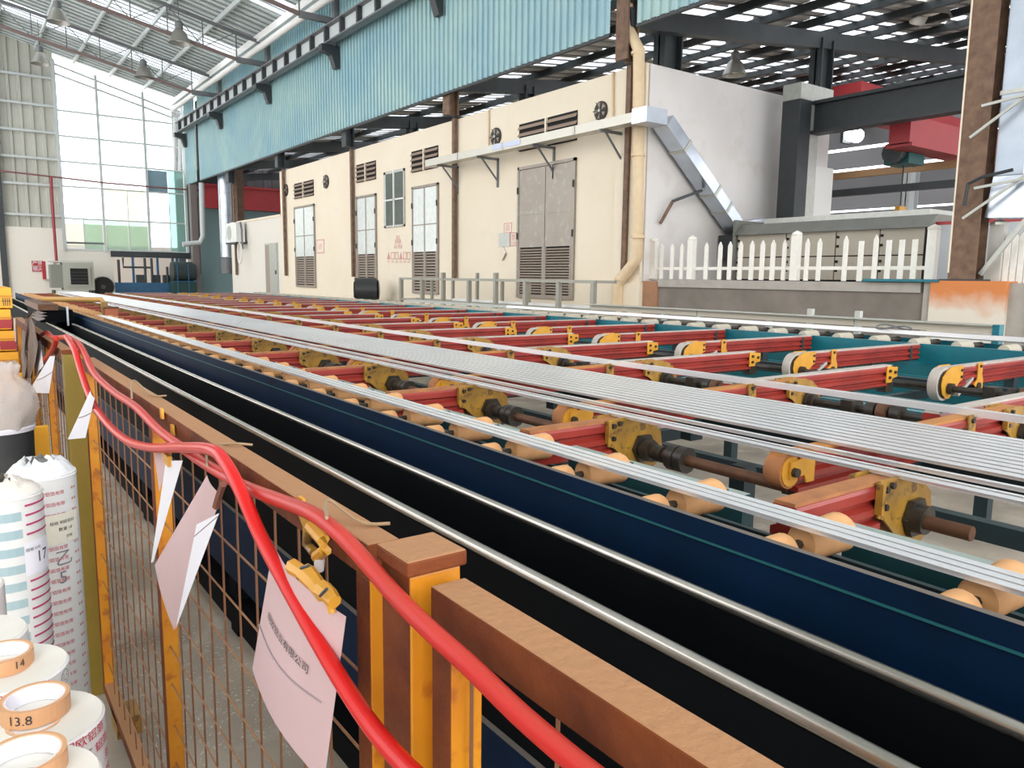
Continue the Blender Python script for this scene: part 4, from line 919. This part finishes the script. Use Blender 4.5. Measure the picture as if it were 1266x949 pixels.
tag(mb().box(8.98, 9.05, 8.9, 14.6, 1.07, 1.12).build('white_profile', WHITEP), 'white profile lying inside the grey square-tube rack', 'profile')
t = thing('side_rail', 'low pale metal rail on short posts in front of the grey low wall', 'rail', (8.0, 5.6, 0))
def p(b, n, m=mat('rail_pale', (.55, .50, .41), .55), **k): return b.build(n, m, t, loc=(-8.0, -5.6, 0), **k)
for a, b_ in ((3.2, 4.55), (4.6, 6.75), (6.8, 8.9)): p(mb().box(7.96, 8.0, a, b_, 1.12, 1.20), 'rail_length')
p(mb().box(7.90, 8.1, 3.2, 8.9, 1.195, 1.205), 'top_strip', GALVD)
for k, y in enumerate((4.57, 5.15, 5.7, 6.77, 7.4, 8.2)): p(mb().box(7.97, 8.03, y-.03, y+.03, 0, 1.28 if k in (0, 1) else 1.19), 'post', GALVD)
p(mb().box(7.94, 8.04, 3.14, 3.2, .9, 1.21), 'end_plate', TEAL); p(mb().box(7.95, 8.05, 3.2, 3.75, 1.0, 1.11), 'block', PICK)
tag(mb().tube([(6.9+.07*math.cos(a*.5), 3.6+.16*math.sin(a*.5), 1.19+.02*math.sin(a)) for a in range(16)], .008, 5).build('wire_coil', STEEL), 'small tangle of grey wire on the far roller table', 'wire')
# ================================================================ FENCE
t = thing('fence_post', 'square yellow fence post with a rusty cap in the foreground', 'post', (.378, .675, 0))
mb().box(-.030, .030, -.030, .030, 0, 1.305).build('post_body', FYEL, t, bev=.003)
mb().box(-.0304, -.0300, -.0295, .0295, 0, 1.303).build('rusty_shaded_side', FRUST_SHADE, t)  # left face: rust with its shade put into the colour
mb().box(-.035, .035, -.035, .035, 1.305, 1.322).build('cap', FRUST_SHADE, t, bev=.003)
OLIVE = mat('post_olive', (.20, .14, .014), .55, c2=(.24, .15, .02), nscale=9, namt=.9)
t = thing('fence_post', 'olive-yellow square fence post farther along, carrying the dipping red hoses', 'post', (.345, 3.17, 0))
mb().box(-.034, .034, -.034, .034, 0, 1.31).build('post_body', OLIVE, t, bev=.003); mb().box(-.038, .038, -.038, .038, 1.31, 1.325).build('cap', FRUST_SHADE, t)
XF = .38
def panel(label, y0, y1, ups, grp='fence panels with wire mesh', xs0=XF, zt=1.30, wires=True, vs=.1):
    t = thing('mesh_fence', label, 'fence', (xs0, y0, 0))
    def p(b, n, m, **k): return b.build(n, m, t, loc=(-xs0, -y0, 0), **k)
    p(mb().box(xs0-.020, xs0+.020, y0, y1, zt-.042, zt), 'top_rail', FRUST_SHADE, bev=.002)
    p(mb().box(xs0-.020, xs0+.020, y0, y1, .05, .09), 'bottom_rail', FRUST_SHADE, bev=.002)
    for u in ups:
        p(mb().box(xs0-.018, xs0+.018, u, u+.036, .05, zt-.043), 'upright', FYEL, bev=.002); p(mb().box(xs0-.0186, xs0-.0180, u+.001, u+.035, .05, zt-.043), 'rusty_shaded_side', FRUST_SHADE)  # left face of each upright: rust plus shade put into the colour
    k = 0; y = y0 + vs*.7
    while y < y1-.02 and wires:
        p(mb().tube([(xs0, y, .09), (xs0+R.uniform(-.003, .003), y+R.uniform(-.004, .004), .6), (xs0, y, zt-.042)], .0021, 5), 'upright_wire', mat('wire_dark', (.22, .10, .05), .5, .3)); y += vs
    z = .17
    while z < zt-.08 and wires:
        p(mb().tube([(xs0-.003, y0+.02, z), (xs0-.003, (y0+y1)/2, z+R.uniform(-.004, .004)), (xs0-.003, y1-.02, z)], .0021, 5), 'level_wire', WIRE); z += .105
    return t
panel('wire mesh fence panel with brown rusty top rail between the two square posts', .765, 3.07, (.765, 1.93, 3.03))
panel('nearest fence panel, only its brown top rail and first upright in view', -.55, .625, (.589, -.5), vs=.13)
panel('far wire mesh fence panel beyond the olive post, ending at the grey rag', 3.25, 6.0, (3.25, 4.1, 5.0, 5.9), xs0=.355)
# weld stubs and yellow tape bits on the top rail
for k, (u, v) in enumerate(((201, 507), (214, 527), (374, 618))):
    c = onX(u, v, XF-.024); tag(mb().box(c.x-.004, c.x+.001, c.y-.009, c.y+.009, c.z-.018, c.z+.004).build('yellow_tape', YELB), ['yellow tape scrap on the fence top rail, left of the small folded paper', 'small yellow tape scrap right above the folded paper clip', 'yellow tape scrap on the top rail above the hanging yellow clamp'][k], 'tape')
# red hoses
def smooth_path(P, n=6):
    out = []
    for i in range(len(P)-1):
        p0, p1, p2, p3 = P[max(i-1, 0)], P[i], P[i+1], P[min(i+2, len(P)-1)]
        for k in range(n):
            s = k/n; out.append(.5*((2*p1)+(p2-p0)*s+(2*p0-5*p1+4*p2-p3)*s*s+(3*p1-p0-3*p2+p3)*s**3))
    return out+[P[-1]]
XH = .333
h1 = [onX(u, v, XH) for u, v in ((52, 413), (58, 411), (66, 417), (84, 417), (97, 425), (106, 440), (117, 462), (140, 484), (168, 503), (195, 530), (222, 551), (252, 572), (300, 600), (345, 618), (385, 634), (420, 660), (455, 697), (490, 737), (530, 777), (580, 822), (640, 880), (700, 932), (760, 980))]
t = thing('red_hose', 'red rubber hose running along the fence top and across the square post', 'hose', h1[0]); mb().tube(rel(smooth_path(h1), t), .0092, 12).build('hose_body', HOSED, t, smooth=True)
h2 = [onX(u, v, XH-.022) for u, v in ((82, 416), (92, 432), (100, 458), (112, 492), (130, 520), (155, 543), (185, 553), (225, 553), (262, 556), (280, 574), (300, 612), (322, 662), (350, 715), (385, 778), (420, 838), (460, 898), (505, 950), (560, 1000))]
t = thing('red_hose', 'bright red hose sagging below the rail and crossing the large hanging paper', 'hose', h2[0]); mb().tube(rel(smooth_path(h2), t), .0095, 12).build('hose_body', HOSE, t, smooth=True)
h3 = [onX(u, v, .32) for u, v in ((35, 435), (40, 443), (50, 448), (60, 440), (66, 430), (70, 418))]
tag(mb().tube(smooth_path(h3), .011, 8).build('red_hose', HOSED, smooth=True), 'short drooping loop of red hose left of the olive post', 'hose')
# wire ties round hose and rail
for k, (u, v, u2, v2) in enumerate(((404, 640, 470, 613), (256, 575, 290, 520), (163, 492, 205, 476))):
    a, b_ = onX(u, v, XH-.012), onX(u2, v2, .43); m_ = onX(u+2, v-22, XF-.022)
    top = Vector((XF, (a.y+m_.y)/2, 1.306))
    tag(mb().tube(smooth_path([a, m_, top, Vector((b_.x-.02, top.y-.02, 1.304))]), .0022, 6).build('wire_tie', mat('tie_tan', (.34, .23, .13), .5), smooth=True), ['thin tan wire tie round hose and rail near the square post', 'dark wire tie round the rail where the two hoses part', 'thin wire tie looped over the rail beside the olive post end'][k], 'wire')
# hanging papers: polygon in the fence plane, curled towards the viewer
def paper(label, pts, x=.322, m=PAPER, curl=.012, line=None, extra=None):
    P3 = [onX(u, v, x) for u, v in pts]
    c0 = P3[0]; t = thing('hanging_paper', label, 'paper', c0)
    def at_(s, q):
        a = P3[0].lerp(P3[1], s); b_ = P3[3].lerp(P3[2], s); w_ = a.lerp(b_, q)
        return w_ + Vector((-curl*math.sin(math.pi*s) - .3*curl*q, 0, 0)) - c0
    def grid(n, mm, off, s0=0, s1=1, q0=0, q1=1):
        b = mb(); K = 9
        for i in range(K):
            for j in range(K): b.v.append(tuple(at_(s0+(s1-s0)*i/(K-1), q0+(q1-q0)*j/(K-1)) + Vector((off, 0, 0))))
        for i in range(K-1):
            for j in range(K-1): b.f.append((i*K+j, (i+1)*K+j, (i+1)*K+j+1, i*K+j+1))
        return b.build(n, mm, t, smooth=True)
    grid('sheet', m, 0)
    if line: b = [at_(line[0] + (line[2]-line[0])*k/8, line[1]+(line[3]-line[1])*k/8+.03*math.sin(k*math.pi/8)) + Vector((-.0012, 0, 0)) for k in range(9)]; mb().tube(b, .0011, 4).build('printed_line', mat('line_grey', (.35, .28, .30), .8), t)
    return t, at_, grid
t, at_, grid = paper('large pinkish paper hanging behind the bright red hose, with a printed heading', ((338, 672), (428, 762), (404, 968), (315, 826)), m=PINK, line=(.0, .62, .9, .55))
text('明欧铝业有限公司', .045, INK, 'lettering', t, lambda a, b_: at_(.46+a*1.9, .44-b_*1.4) + Vector((-.0015, 0, 0)), sx=.9)
t, at_, grid = paper('pinkish curled paper with a white folded half hanging right of the thin upright', ((256, 587), (274, 612), (216, 779), (192, 698)), m=PINK, curl=.004)
P3 = [onX(u, v, .312)-t.location for u, v in ((243, 648), (271, 634), (217, 778))]; mb().quad(*P3).build('white_fold', PAPER, t); mb().tube([P3[0].lerp(P3[2], .10), P3[1].lerp(P3[2], .02)], .001, 4).build('printed_line', MATS['line_grey'], t)
t, at_, grid = paper('narrow white folded paper pinned under the hose at the thin yellow upright', ((205, 569), (226, 569), (190, 694), (187, 696)), curl=.002)
P3 = [onX(u, v, .326)-t.location for u, v in ((190, 556), (209, 566), (206, 575), (197, 608))]; mb().quad(*P3).build('pink_fold', PINK, t)
t, at_, grid = paper('white paper strip hanging right of the olive post', ((112, 482), (117, 492), (106, 541), (84, 543)), curl=.003, line=(.1, .5, 1, .35), x=.30)
t, at_, grid = paper('white paper tapering up to the hose left of the olive post', ((62, 440), (68, 440), (61, 486), (35, 485)), curl=.003, line=(.1, .6, 1, .4), x=.29)
t, at_, grid = paper('narrow white paper behind the drooping hose loop', ((42, 421), (50, 421), (54, 452), (43, 466)), curl=.002, x=.31)
t, at_, grid = paper('small white paper between the yellow boxes and the grey rag', ((15, 393), (19, 393), (20, 422), (14, 430)), curl=.002, x=.25)
# yellow clamps and clips
t = thing('yellow_clamp', 'yellow hook and white sleeve hanging from the top rail above the large paper', 'clamp', onX(385, 640, .345))
P = lambda u, v, x=.345: onX(u, v, x) - t.location
mb().tube([P(373, 632), P(380, 650), P(379, 672), P(388, 682)], .006, 8).build('hook_strap', YEL, t, smooth=True); mb().tube([P(384, 650), P(400, 668), P(402, 680), P(392, 688)], .008, 8).build('hook_body', YELB, t, smooth=True)
mb().tube([P(396, 684), P(394, 704)], .0065, 10).build('white_sleeve', WHITEP, t, smooth=True)
t = thing('yellow_clip', 'crumpled yellow clip holding the large pinkish paper to the mesh', 'clip', onX(385, 720, .314))
P = lambda u, v, x=.314: onX(u, v, x) - t.location
for k, (a, b_, r) in enumerate((((362, 700), (382, 716), .010), ((378, 708), (400, 736), .012), ((398, 728), (414, 744), .011), ((405, 740), (411, 758), .006))): mb().tube([P(*a), P((a[0]+b_[0])/2+1, (a[1]+b_[1])/2-1), P(*b_)], r, 7, r2=r*.7).build('clip_body', YELB, t, smooth=True)
for a, b_ in (((372, 702), (382, 699)), ((396, 736), (404, 728))): mb().tube([P(*a, .303), P(*b_, .303)], .002, 5).build('wire_band', STEELD, t)
tag(mb().prism([(onX(208, 563, .318).y-.012, onX(208, 570, .318).z-.008), (onX(208, 563, .318).y+.03, onX(208, 570, .318).z-.006), (onX(208, 563, .318).y+.03, onX(208, 570, .318).z+.014), (onX(208, 563, .318).y-.012, onX(208, 570, .318).z+.012)], 'x', .314, .322).build('yellow_clip', YELB), 'small yellow clip on top of the narrow folded paper', 'clip')
tag(mb().tube([onX(267, 626, .312), onX(271, 612, .312), onX(276, 598, .312)], .006, 6).build('brown_clip', mat('clip_brown', (.2, .07, .05), .5)), 'small brown clip holding the curled paper with the white fold', 'clip')
tag(mb().box(.36, .44, 2.78, 2.9, 0, .07).build('yellow_block', YEL), 'small yellow block on the floor behind the fence bottom rail', 'block')
# grey rag on the far fence end
t = thing('grey_rag', 'dirty grey plastic rag draped over the far end of the fence', 'rag', onX(40, 395, .35))
b = mb(); K = 12
pa = [onX(u, v, .36)-t.location for u, v in ((55, 386), (44, 384), (33, 392), (30, 412), (28, 440), (27, 465))]
pb_ = [onX(u, v, .28)-t.location for u, v in ((51, 396), (42, 392), (42, 402), (42, 425), (40, 448), (38, 468))]
for i in range(6):
    for j in range(K): s = j/(K-1); q = pa[i].lerp(pb_[i], s); b.v.append(tuple(q + Vector((.014*math.sin(s*17+i), .03*math.sin(s*11+i*2), 0))))
for i in range(5):
    for j in range(K-1): b.f.append((i*K+j, i*K+j+1, (i+1)*K+j+1, (i+1)*K+j))
b.build('cloth', RAG, t, smooth=True)
# cable on the floor under the rails
tag(mb().tube(smooth_path([Vector((.72, .8, .02)), Vector((.66, 1.2, .02)), Vector((.70, 1.7, .02)), Vector((.64, 2.2, .02))]), .012, 8).build('floor_cable', mat('cable_grey', (.35, .33, .3), .5), smooth=True), 'grey cable lying on the floor behind the nearest mesh', 'cable')
# swarf and dust on the floor behind the mesh
b = mb()
for k in range(2600):
    x, y = R.uniform(.42, .9), R.choice((R.uniform(.9, 6), R.gauss(3.0, .5))); s = R.uniform(.001, .0045); a = R.uniform(0, 6.28); l_ = s*R.uniform(.6, 3)
    dx, dy = math.cos(a)*l_, math.sin(a)*l_; b.v += [(x-dx, y-dy, .001), (x+dy*.25, y-dx*.25, .003), (x+dx, y+dy, .002), (x-dy*.25, y+dx*.25, .004)]; o = len(b.v)-4; b.f.append((o, o+1, o+2, o+3))
o = stuff(b.build('metal_chips', mat('chips', (.66, .63, .56), .5))); o['label'] = 'scattered pale metal chips and dust on the floor behind the mesh'; o['category'] = 'chips'
# ================================================================ FILM ROLLS, TAPES, CRATES
def arc(t, r, a0, a1, z0, z1, m, name, off=.0006, n=8):
    b = mb()
    for i in range(n+1):
        a = math.radians(a0+(a1-a0)*i/n); b.v += [((r+off)*math.cos(a), (r+off)*math.sin(a), z0(a) if callable(z0) else z0), ((r+off)*math.cos(a), (r+off)*math.sin(a), z1(a) if callable(z1) else z1)]
    for i in range(n): b.f.append((2*i, 2*i+2, 2*i+3, 2*i+1))
    return b.build(name, m, t)
def ctext(t, r, s, size, a0, z, m, off=.0009, sx=1.0):
    return text(s, size, m, 'lettering', t, lambda x, y: ((r+off)*math.cos(math.radians(a0)+x/r), (r+off)*math.sin(math.radians(a0)+x/r), z+y), sx=sx)
def film(u, v, ztop, r, label, core=True, x=None):
    c = onZ(u, v, ztop); t = thing('film_roll', label, 'roll', (c.x, c.y, 0), 'upright rolls of printed protective film')
    mb().lathe([(r-.002, 0), (r, .004), (r, ztop-.003), (r-.003, ztop)], n=40).build('film_body', FILM, t, smooth=True)
    b = mb().lathe([(r-.003, ztop+.0004), (.030, ztop+.0006)], n=40, cap=False); b.build('film_edge', FILMT, t)
    mb().lathe([(.030, ztop+.001), (.026, ztop+.001), (.026, ztop-.05)], n=24, cap=False).build('core', TAPER, t)
    return t
def facing(t): return math.degrees(math.atan2(-t.location.y, -t.location.x))
rolls = []
for (u, v, zt, r, l) in ((26, 972, 1.09, .072, 'white film roll standing frontmost, the lowest and nearest one in view'), (42, 893, 1.05, .0775, 'white film roll carrying the second tape ring, directly behind the frontmost roll'),
                         (8, 826, 1.05, .076, 'white film roll with a small smiling face printed on its side'), (-36, 785, 1.05, .074, 'white film roll half cut by the left edge behind the smiling-face roll'), (-56, 727, 1.07, .07, 'short glimpse of white film roll under the blue-striped tall roll')):
    t = film(u, v, zt, r, l); rolls.append((t, zt, r))
for (i, s_, size, aoff, dz) in ((0, '明欧铝箔', .015, 52, -.03), (1, '明欧铝箔', .0145, 42, -.009), (1, '铝箔', .0145, 63, -.030), (1, '箔', .0145, 72, -.052), (1, '铝', .0145, 72, -.074), (2, '明欧铝箔', .0140, 14, -.009), (3, '明欧铝箔', .016, 60, -.03)):
    t, zt, r = rolls[i]; ctext(t, r, s_, size, facing(t)+aoff, zt+dz, INKR, sx=1.15)
t, zt, r = rolls[1]; ctext(t, r, 'www', .006, facing(t)+42, zt-.024, INK)
t, zt, r = rolls[2]; ctext(t, r, '☺', .02, facing(t)+62, zt-.016, INK)
def tape(i, r, h, label, s_=None, aoff=0, du=(0, 0)):
    rt, zt, rr = rolls[i]; t = thing('tape_ring', label, 'tape', (rt.location.x+du[0], rt.location.y+du[1], zt+.001), 'tan tape rings on the film rolls')
    mb().lathe([(r, 0), (r, h), (r-.004, h), (r-.004, 0)], n=36, cap=False).build('tape_layers', TAPE, t, smooth=False)
    mb().lathe([(r-.004, 0), (r-.004, h), (r-.0055, h), (r-.0055, 0)], n=36, cap=False).build('tape_rim', TAPER, t)
    mb().lathe([(r-.0055, 0), (r-.0055, h-.001), (r-.0075, h-.001), (r-.0075, 0)], n=36, cap=False).build('paper_core', PAPER, t, smooth=True)
    if s_: ctext(t, r, s_, h*.75, facing(t)+aoff, h*.5, INK, sx=1.0)
    return t
tape(1, .0385, .022, 'tan tape ring marked 13.8 lying on a white film roll', '13.8', -27, (.004, .022))
tape(2, .0385, .020, 'tan tape ring marked 14, partly cut by the left edge', '14', 30, (-.004, .012))
tape(0, .040, .020, 'tan tape ring at the very bottom edge of the view', None, 0, (.004, .024))
# tall wrapped rolls
t = film(5, 606, 1.06, .082, 'tall film roll wrapped with blue-green bands and magenta lines at the left edge'); f0 = facing(t); r = .082
for k in range(16): arc(t, r, f0-80, f0+22, 1.02-.044*k-.022, 1.02-.044*k, FILMB, 'blue_band')
MAG = mat('ink_magenta', (.50, .05, .16), .6)
for k in range(26):
    if 3.5 < k < 8: continue
    arc(t, r, f0+28, f0+84, 1.035-.024*k-.005, 1.035-.024*k, MAG, 'magenta_line', off=.0012)
arc(t, r, f0+22, f0+80, .855, .94, PAPER, 'paper_label', off=.0016); ctext(t, r, '17', .04, f0+55, .895, INK, off=.0022); ctext(t, r, '规格 0.05', .010, f0+38, .92, INK, off=.0022)
c = t.location.copy()
def crumple(t, r, z, h, m, n=22, seed=1, neck=.45):
    b = mb(); rr = random.Random(seed); K = 6
    for j in range(K):
        q = j/(K-1)
        for i in range(n): a = 2*math.pi*i/n; rad = r*(1.03-(1-neck)*q**1.3)*(1+rr.uniform(-.10, .10)*q); b.v.append((rad*math.cos(a), rad*math.sin(a), z+h*math.sin(q*1.5)*(1+rr.uniform(-.3, .3)*q)))
    for j in range(K-1):
        for i in range(n): a = j*n+i; d = j*n+(i+1) % n; b.f.append((a, d, d+n, a+n))
    return b.build('plastic_wrap', m, t, smooth=True)
WRAP = mat('wrap_cream', (.78, .72, .64), .25, c2=(.86, .83, .79), nscale=18, bump=.6, bscale=40)
crumple(t, r, 1.05, .04, WRAP, seed=2, neck=.2)
t = film(50, 582, 1.04, .088, 'tall film roll printed with rows of small red characters, beside the olive post'); f0 = facing(t); r = .088
WR2 = mat('wrap_clear', (.80, .82, .84), .15, c2=(.70, .70, .74), nscale=16, bump=.8, bscale=30); crumple(t, r, 1.03, .045, WR2, seed=5, neck=.35)
base1 = ctext(t, r, '明欧铝箔有限', .0125, f0+12, .99, INKR, sx=1.0); base2 = ctext(t, r, '●◆', .011, f0+58, .995, INKP, sx=1.0)
for k in range(1, 24):
    for bs in (base1, base2): q = bs.copy(); COL.objects.link(q); q.parent = t; q.location.z = -.0315*k
arc(t, r, f0-8, f0+62, .845, .93, mat('label_cream', (.80, .76, .64), .7), 'paper_label', off=.0016); ctext(t, r, '规格 明欧铝材', .011, f0+30, .905, INK, off=.0024); ctext(t, r, '数量 18', .012, f0+34, .885, INK, off=.0024); ctext(t, r, '合格', .010, f0+40, .862, INK, off=.0024)
ctext(t, r, '乙', .05, f0+28, .80, mat('ink_grey', (.25, .22, .25), .8), off=.0026); ctext(t, r, '5', .05, f0+24, .745, MATS['ink_grey'], off=.0026)
# bucket with plastic bag
c = onY(2, 560, 3.45)
t = thing('bucket', 'black bucket with a pale plastic lining at the left edge', 'bucket', (c.x, c.y, 0)); rB = 36*((c-CAMP).dot(fwd))/F_; zB = onY(2, 527, 3.45).z
mb().lathe([(rB*.8, 0), (rB, zB-.01), (rB*1.03, zB), (rB*.97, zB)], n=28).build('bucket_body', BUCK, t, smooth=True); mb().lathe([(rB*1.04, zB-.015), (rB*1.07, zB), (rB*1.0, zB+.004)], n=28, cap=False).build('rim', PAPER, t)
t = thing('plastic_bag', 'crumpled clear plastic bag bulging out of the black bucket', 'bag', (c.x, c.y, zB))
b = mb(); rr = random.Random(4); n = 28
prof = [(1.04, .0), (1.14, .3), (1.18, .65), (1.12, 1.0), (.98, 1.3), (.72, 1.55), (.42, 1.72), (.34, 1.9), (.40, 2.1), (.2, 2.2)]
for j, (q, z) in enumerate(prof):
    for i in range(n): a = 2*math.pi*i/n; rad = rB*q*(1+.05*math.sin(a*5+j*1.3)+rr.uniform(-.13, .13)); b.v.append((rad*math.cos(a)+rB*.35*max(0, z-1), rad*math.sin(a), rB*(z+rr.uniform(-.07, .07))))
for j in range(len(prof)-1):
    for i in range(n): a = j*n+i; d = j*n+(i+1) % n; b.f.append((a, d, d+n, a+n))
bo = b.build('bag_film', BAG, t); bo.data.shade_smooth(); sm = bo.modifiers.new('soft', 'SUBSURF'); sm.levels = 1; sm.render_levels = 1
mb().lathe([(rB*.95, -.01), (rB*.9, rB*.35), (rB*.3, rB*.55), (.001, rB*.6)], n=20).build('contents', mat('bag_inside', (.62, .52, .46), .9, c2=(.74, .68, .62), nscale=30), t, smooth=True)
# yellow boxes
zb = [onX(22, v, .25) for v in (460, 357)]; yc = zb[0].y
hh = (zb[1].z-zb[0].z)/4
tag(mb().box(-.25, .26, yc+.02, yc+.55, 0, zb[0].z-hh).build('pallet_stand', mat('stand_wood', (.35, .2, .09), .8)), 'brown stand under the stack of yellow printed boxes', 'stand')
NM = ['topmost of the yellow printed boxes stacked at the left edge', 'yellow printed box second from the top of the stack', 'yellow printed box with red patches, third from the top of the stack', 'yellow printed box fourth from the top of the stack', 'lowest yellow box of the stack, hidden behind the plastic bag']
for k in range(5):
    z = zb[1].z - hh*(k+1); t = thing('yellow_box', NM[k], 'box', (0, yc, z), 'stacked yellow printed boxes')
    xr = .25 + [0, -.01, .005, .01, .02][k]
    mb().box(-.25, xr, 0, .5, .003, hh-.003).build('carton', CRATE, t, bev=.004)
    mb().box(-.25, xr+.002, -.002, .5, hh*.55, hh*.62).build('lid_edge', mat('crate_edge', (.55, .22, .02), .6), t)
    text('明欧铝 卌卌', hh*.42, INK, 'lettering', t, lambda a, b_, xr=xr: (xr-.12+a, -.003, hh*.3+b_))
    if k in (2, 1): mb().box(xr-.07, xr+.001, -.004, 0, hh*.1, hh*.5).build('red_patch', REDB, t)
t = tag(mb().box(.245, .30, 3.75, 3.8, 0, onX(45, 520, .27).z).build('yellow_board', CRATE), 'upright yellow board behind the bucket beside the far fence mesh', 'board')

# ---------------------------------------------------------------- small pieces go one level deeper, under the part they sit on
SUB = {'bolt': 'side_plate end_bracket clip_plate', 'plate_flange': 'side_plate', 'pin': 'fork_plate', 'bearing_flange': 'bearing', 'pulley_disc': 'pulley', 'guard_bar': 'fan_housing', 'fan_blade': 'fan_housing',
       'lettering': 'film_body tape_layers carton plate sheet sign_plate', 'printed_line': 'sheet', 'tape_rim': 'tape_layers', 'roller_core': 'roller', 'ballast': 'shade', 'bulb': 'shade', 'pipe_collar': 'pipe',
       'blue_band': 'film_body', 'magenta_line': 'film_body', 'paper_label': 'film_body', 'red_patch': 'carton', 'lid_edge': 'carton', 'border': 'plate', 'grille_bar': 'opening', 'post_cap': 'fence_post', 'stem': 'x',
       'blue_film': 'tray_body', 'joint_strip': 'duct_body tray_body', 'box_lid': 'orange_box', 'bracket_brace': 'bracket_arm', 'white_fold': 'sheet', 'pink_fold': 'sheet', 'wire_band': 'clip_body', 'coupling': 'shaft_rod'}
st = lambda o: o.name.split('.')[0]
for root in [o for o in COL.objects if o.parent is None and o.type == 'EMPTY']:
    ch = list(root.children); by = {}
    for c in ch: by.setdefault(st(c), []).append(c)
    for c in ch:
        want = SUB.get(st(c))
        if not want or c.children: continue
        cand = [q for nme in want.split() for q in by.get(nme, [])]
        if cand:
            par = min(cand, key=lambda q: (q.location-c.location).length); d = c.location-par.location
            c.parent = par; c.location = d
